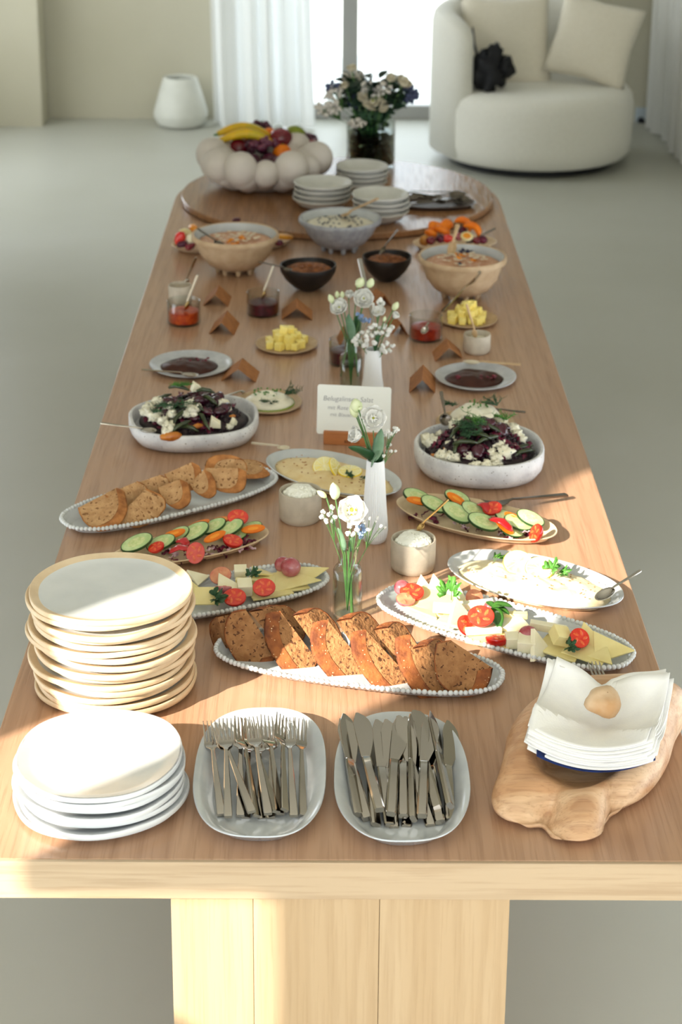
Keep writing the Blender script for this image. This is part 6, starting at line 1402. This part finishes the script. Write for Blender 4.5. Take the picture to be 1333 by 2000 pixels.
def dull(me):  # petal copy with the bouquet's backlit shade put into its colour
    if me.name not in _dm:
        c = me.copy(); c.materials.clear(); c.materials.append(mat('backlit_cream_petal', rgb(214, 204, 184), .7, rgb(200, 192, 160), 20)); _dm[me.name] = c; _dm[c.name] = c
    return _dm[me.name]
def bq(px, py, Y=6.6): return F(px, py, Y)
for i, (px, py, n, R, op, lbl) in enumerate([((728), 200, (0, -.8, .5), .052, .8, 'largest cream flower at the front centre of the big bouquet'), (785, 168, (.4, -.4, .8), .045, .6, 'pale green-white flower at the upper right of the big bouquet'), (676, 172, (-.3, -.6, .7), .030, .2, 'closed pale flower at the left of the big bouquet'),
                                      (688, 140, (-.1, -.3, 1), .030, .5, 'pale flower at the top left of the big bouquet'), (712, 190, (-.3, -.8, .4), .032, .6, 'cream flower touching the largest one on its left'), (745, 208, (.3, -.9, .2), .032, .6, 'cream flower low right of the largest one'), (762, 158, (.1, -.6, .8), .032, .5, 'soft cream flower near the top middle right of the bouquet')]):
    t = thing('bouquet_flower', lbl, 'flower', base, 0, 'cream flowers of the big bouquet'); p = bq(px, py, 6.57) - base; nn = Vector(n).normalized(); q = p - nn * R * .2
    stem(t, [(0, 0, .02), tuple(q * .6), tuple(q)], .0022); bloom(t, p, nn, R, op, 30 + i)
    for c_ in t.children:
        if c_.name.startswith('petal'): c_.data = dull(c_.data)
M_GYP2 = mat('dull_blossom', rgb(206, 200, 190), .8); M_BLV = mat('blue_thistle', rgb(84, 92, 124), .8, rgb(58, 64, 92), 60)  # blossom colour greyer than in the bud vases
for i, (cx, cy, sx, sy, n_, m, r_, lbl) in enumerate([(640, 212, 26, 14, 60, M_GYP2, .0075, "dusty baby's breath cloud reaching left of the big bouquet"), (652, 186, 20, 18, 44, M_GYP2, .007, "dusty baby's breath at the left shoulder of the big bouquet"), (690, 150, 20, 16, 44, M_GYP2, .007, "dusty baby's breath at the top left of the big bouquet"), (735, 172, 30, 16, 60, M_GYP2, .007, "dusty baby's breath across the middle of the big bouquet"), (775, 155, 18, 10, 30, M_GYP2, .006, "dusty baby's breath at the upper right of the big bouquet"), (697, 240, 18, 8, 26, M_GYP2, .007, "baby's breath hanging over the glass rim of the large vase"),
                                       (700, 186, 26, 22, 44, M_BLV, .011, 'dark blue thistle heads in the middle left of the big bouquet'), (800, 185, 16, 18, 40, M_BLV, .010, 'dark blue thistle heads at the right edge of the big bouquet'), (650, 170, 14, 10, 16, M_BLV, .008, 'dark blue thistle heads at the upper left edge')]):
    r3 = random.Random(60 + i); pts = []
    for _ in range(n_):
        a = r3.uniform(0, 6.28); q = sqrt(r3.random()); pts.append((cx + sx * q * cos(a), cy + sy * q * sin(a)))
    t = gyps(lbl, tuple(base + Vector((0, 0, .05))), 6.6 + (.05 if i in (2, 4, 6, 7) else -.05), pts, 70 + i, m, r_)

# ================================================================== wooden root bowl with napkins
px_out = [(1300, 1372), (1240, 1345), (1160, 1345), (1095, 1352), (1048, 1385), (1010, 1418), (990, 1455), (982, 1492), (972, 1525), (960, 1556), (966, 1580), (992, 1597), (1030, 1602), (1060, 1602), (1078, 1620), (1100, 1631), (1130, 1637), (1158, 1632), (1177, 1619), (1183, 1598), (1196, 1579), (1224, 1568), (1262, 1548), (1290, 1517), (1310, 1480), (1322, 1440), (1340, 1405), (1328, 1385)]
pts0 = [W(x, y, .02) for x, y in px_out]; ctr = W(1165, 1468, .02); ctr.z = T
loop = [Vector((p.x - ctr.x, p.y - ctr.y, 0)) for p in pts0]
def smooth_loop(L, m=4):
    out = []; n = len(L)
    for i in range(n):
        p0, p1, p2, p3 = L[i - 1], L[i], L[(i + 1) % n], L[(i + 2) % n]
        for k in range(m):
            t = k / m; out.append(.5 * ((2 * p1) + (-p0 + p2) * t + (2 * p0 - 5 * p1 + 4 * p2 - p3) * t * t + (-p0 + 3 * p1 - 3 * p2 + p3) * t ** 3))
    return out
loop = smooth_loop(loop)
rings = []
nL = len(loop)
smo = [sum((loop[(i + k) % nL] for k in range(-9, 10)), Vector()) / 19 for i in range(nL)]
smo2 = [sum((smo[(i + k) % nL] for k in range(-12, 13)), Vector()) / 25 for i in range(nL)]
G_A = atan2(pts0[13].y - ctr.y, pts0[13].x - ctr.x); G_B = atan2(pts0[20].y - ctr.y, pts0[20].x - ctr.x)
for s, z, b_, w_ in ((.80, .0, 0, 0), (.93, .003, 0, .0), (.985, .012, 0, 0), (1.0, .024, 0, 0), (.99, .038, 0, .03), (.96, .052, 0, .12), (.90, .064, 0, .35), (.83, .072, 0, .6), (.75, .076, 0, .85), (.68, .071, 0, 1), (.61, .054, 0, 1), (.50, .036, 0, 1), (.30, .026, 0, 1), (.02, .024, 0, 1)):
    ring = []
    for i in range(nL):
        q = loop[i] * (1 - w_) + smo2[i] * 1.06 * w_; rise = 1 + .45 * max(0, min(1, (q.x - .07) / .10)) * (1 if z > .02 else 0) * (.6 + .4 * (q.y > -.05))
        low = 1 - .22 * max(0, min(1, (-q.y - .04) / .12)) * (z > .03)
        d = noise.noise(q * 14 + Vector((0, 0, z * 9))) * .0035
        aq = atan2(q.y, q.x); gr = 0
        for g_, dep, wd in ((G_A, .050, .13), (G_B, .040, .12)):
            da = (aq - g_ + pi) % (2 * pi) - pi; gr += dep * math.exp(-abs(da) / wd)
        k_ = max(0, min(1, (s - .62) / .2)) * (z > .012)
        zz = z * rise * low + (d if z > .02 else 0)
        ring.append((q.x * s, q.y * s, max(.006 if z > .004 else 0, zz - gr * k_ * min(1, z / .036))))
    rings.append(ring)
o = MB().loft(rings).build('root_wood_bowl', M_TEAK, loc=(ctr.x, ctr.y, T + .0002), sharp=180); tag(o, 'carved pale root wood bowl with two rounded feet holding paper napkins', 'bowl')
# napkins: thick stack pressed down in the middle
nc = W(1172, 1432, .075)
def napkin(k, K, jx, jy, rz, s=1.0):
    n = 22; vs = []; zt_ = k * .0021
    for j in range(n + 1):
        for i in range(n + 1):
            u, v = i / n * 2 - 1, j / n * 2 - 1
            x, y = u * .099 * s, v * .092 * s; r_ = hypot(u, v)
            back = .5 + .5 * v                                        # the far side stands up, the near side lies on the wood
            z = (.026 + .034 * back) * (.5 * max(abs(u), abs(v)) + .5 * min(1.42, r_) ** 1.9) + zt_
            z += .016 * max(0, r_ - .12) * (.6 - 1.6 * abs(sin(1.5 * atan2(v, u) + .9)) ** .8)       # creases running out from the pebble
            z -= .034 * math.exp(-((u + .08) / .34) ** 2) * max(0, v) ** 2
            pull = 1 - .02 * r_ ** 2
            vs.append((x * pull, y * pull, z))
    return MB().add(vs, [(j * (n + 1) + i, j * (n + 1) + i + 1, (j + 1) * (n + 1) + i + 1, (j + 1) * (n + 1) + i) for j in range(n) for i in range(n)]).build('paper_napkin', M_NAPKIN, sharp=16, solid=.0013)
np_ = napkin(0, 14, 0, 0, 0); KN = 15
for k in range(KN):
    o = np_ if k == 0 else dup(np_)
    o.location = (nc.x + rnd.uniform(-.004, .004), nc.y + rnd.uniform(-.004, .004), T + .052 + k * .0023)
    o.rotation_euler = (radians(-1), radians(-2), radians(-19) + rnd.uniform(-.06, .06)); o.scale = (rnd.uniform(.975, 1.02),) * 2 + (1,)
    if k == 2: o.rotation_euler.z += .09
    tag(o, 'topmost white paper napkin under the pebble in the root bowl' if k == KN - 1 else ('lowest white paper napkin, lying on the navy cloth' if k == 0 else 'white paper napkin, %s from the top of the stack in the root bowl' % ORD[KN - 1 - k]), 'napkin', 'white paper napkins in the root bowl')
o = dup(np_); o.data = np_.data.copy(); o.data.materials[0] = M_NAVY; o.name = 'navy_napkin'; o.location = (nc.x - .003, nc.y - .006, T + .047); o.rotation_euler = (radians(-1), radians(-2), radians(-10)); o.scale = (.95, .95, 1)
tag(o, 'navy blue napkin beneath the white ones in the root bowl', 'napkin'); 
if 'group' in o: del o['group']
st = MB().sph((0, 0, 0), (.030, .028, .022), 20, 14, nz=.25, nf=5, sd=3).build('pebble', M_STONE, loc=(nc.x + .004, nc.y + .002, T + .052 + 15 * .0044 + .012), sharp=180); tag(st, 'rounded beige pebble weighing down the paper napkins', 'stone')

# ================================================================== fruit plates by the muesli bowls
FL, FR = (-.335, 5.62), (.372, 5.63)
oval('oval_platter', 'long sand platter of fruit behind the left muesli bowl', 'sand oval fruit platters', FL, .192, .085, 14, .022, [M_BEIGE], e=2.0, sd=7, steep=.018)
oval('oval_platter', 'sand platter of fruit behind the right muesli bowl', 'sand oval fruit platters', FR, .135, .09, 10, .022, [M_BEIGE], e=2.0, sd=8, steep=.018)
M_STRAW = mat('strawberry', rgb(206, 26, 30), .25, rgb(226, 70, 54), 60, coat=.3); M_MEL = mat('melon', rgb(232, 214, 150), .35, rgb(238, 226, 180), 30); M_PURP = mat('dark_fig', rgb(60, 14, 38), .35, rgb(104, 20, 48), 30)
fr = [(352, 466, .045, M_STRAW, (.017, .013, .024), 'strawberry', 'upright red strawberry piece at the left end of the left fruit platter'), (362, 455, .050, M_MEL, (.028, .016, .014), 'melon_piece', 'pale melon piece at the back of the left fruit platter'), (372, 468, .045, M_CHEESEW, (.014, .012, .018), 'banana_slice', 'cream fruit piece in the middle of the left fruit platter'),
      (356, 477, .034, M_PURP, (.018, .012, .010), 'berry', 'dark berry low in the left fruit platter'), (372, 481, .034, M_DRED, (.020, .012, .010), 'plum_piece', 'dark red plum piece at the front of the left platter'), (378, 447, .052, M_APR, (.024, .014, .012), 'orange_piece', 'orange piece peeping behind the left muesli bowl'), (386, 470, .03, M_STRAW, (.02, .014, .012), 'strawberry', 'strawberry half hidden by the left muesli bowl'),
      (556, 462, .034, mat('mango', rgb(232, 164, 34), .3, rgb(214, 140, 20), 20, coat=.3), (.034, .020, .008), 'mango_slice', 'yellow mango slice at the right end of the left fruit platter'), (545, 474, .03, M_PURP, (.02, .014, .01), 'berry', 'dark fruit piece right of the left muesli bowl'), (462, 430, .045, M_PURP, (.014, .012, .008), 'berry', 'dark berry showing above the rim of the left muesli bowl')]
for i, (px, py, z, m, el, nm, lbl) in enumerate(fr):
    o = MB().sph((0, 0, 0), el, 14, 10, nz=.15, sd=i, e=.85).build(nm, m, loc=W(px, py, z), rot=(.1, .2, i), sharp=180); tag(o, lbl, 'fruit')
fr2 = [(852, 443, .060, 'C', 'orange slice at the back left of the right fruit platter'), (872, 440, .062, 'C', 'second orange slice at the back left of the right fruit platter'), (842, 456, .050, 'C', 'lower orange slice at the left of the right fruit platter'), (865, 450, .056, 'C', 'orange slice overlapping the others on the right platter'), (908, 446, .062, 'A', 'curved orange wedge at the top right of the right fruit platter'), (925, 456, .055, 'A', 'curved orange wedge at the right of the right fruit platter')]
for i, (px, py, z, kd, lbl) in enumerate(fr2):
    if kd == 'C': o = MB().sph((0, 0, 0), (.026, .020, .011), 16, 8, nz=.12, sd=i, e=.75).build('orange_slice', M_ORANGE, loc=W(px, py, z), rot=(.5, .3 * (-1) ** i, i * .9), sharp=180)
    else: o = MB().tube([(.030 * cos(t * .32 - .3), .030 * sin(t * .32 - .3), 0) for t in range(9)], [.003, .008, .011, .012, .012, .012, .011, .008, .003], 10).build('orange_slice', M_ORANGE, loc=W(px - 8, py, z), rot=(.9, 0, -.1), sharp=180)
    tag(o, lbl, 'orange', 'orange slices on the right fruit platter')
fr3 = [(830, 470, .040, mat('physalis', rgb(200, 140, 60), .4, rgb(160, 100, 40), 20), (.017, .014, .018), 'fruit_piece', 'golden brown fruit piece at the left rim of the right platter'), (842, 470, .042, M_DRED, (.02, .015, .013), 'berry', 'dark red berry at the left of the right fruit platter'), (860, 466, .045, M_PURP, (.016, .014, .014), 'berry', 'black berry with green cap on the right fruit platter'),
       (874, 466, .045, M_STRAW, (.019, .014, .013), 'strawberry', 'strawberry half in the middle of the right fruit platter'), (903, 451, .055, M_PURP, (.017, .014, .014), 'berry', 'dark berry between the orange wedges'), (896, 462, .048, M_RGRAPE, (.015, .013, .013), 'grape', 'pink grape half in the right fruit platter'), (943, 468, .042, M_PURP, (.017, .015, .013), 'berry', 'dark berry at the right end of the right fruit platter'), (932, 470, .040, M_DRED, (.016, .014, .012), 'berry', 'dark red berry before the right orange wedge')]
for i, (px, py, z, m, el, nm, lbl) in enumerate(fr3):
    o = MB().sph((0, 0, 0), el, 14, 10, nz=.12, sd=i + 20).build(nm, m, loc=W(px, py, z), rot=(.1, .1, i), sharp=180); tag(o, lbl, 'fruit')
o = thing('fruit_slice', 'round half-dried orange slice facing up on the right platter', 'fruit', W(912, 463, .052)); o.rotation_euler = (.5, 0, .1)
MB().loft(lathe([(.001, 0), (.018, 0), (.020, .003), (.018, .006), (.001, .006)], 24)).build('rind', M_MEL, o); MB().loft(lathe([(.001, .006), (.013, .006), (.012, .0072), (.001, .0074)], 20)).build('pulp', M_APR, o)
spoon_at('grey serving spoon on the right edge of the right fruit platter', (968, 446), .05, (938, 462), .035, M_STEELD, L=.13, wb=.028, lb=.04, hw=.009)
for p_ in _pet: bpy.data.objects.remove(p_)

# a leafy branch outside the sun slot: its shadow dapples the right side of the table
br = thing('olive_branch', 'leafy green branch hanging outside the sunlit wall opening', 'plant', (-2.75, 1.0, 3.35)); rb_ = random.Random(5)
lfp = None
for k in range(5):
    e = Vector((rb_.uniform(-.08, .08), .16 + .09 * k, -.45 - .10 * k)); MB().tube([(0, 0, 0), e * .5 + Vector((0, .03, .04)), e], [.006, .004, .002], 6).build('twig', M_TEAK, br)
    for j in range(7):
        q = e * (.45 + .55 * j / 6); d = Vector((rb_.uniform(-.4, .4), rb_.uniform(-1, 1), rb_.uniform(-1, .2))).normalized()
        l_ = leaf_mesh('leaf', M_DGREEN, .075, .022) if lfp is None else lfp.copy()
        if lfp is None: lfp = l_
        else: COL.objects.link(l_)
        l_.parent = br; x = d; y = Vector((1, 0, .2)).cross(x).normalized(); z = x.cross(y)
        l_.matrix_local = Matrix(((x.x, z.x, y.x, q.x), (x.y, z.y, y.y, q.y), (x.z, z.z, y.z, q.z), (0, 0, 0, 1)))
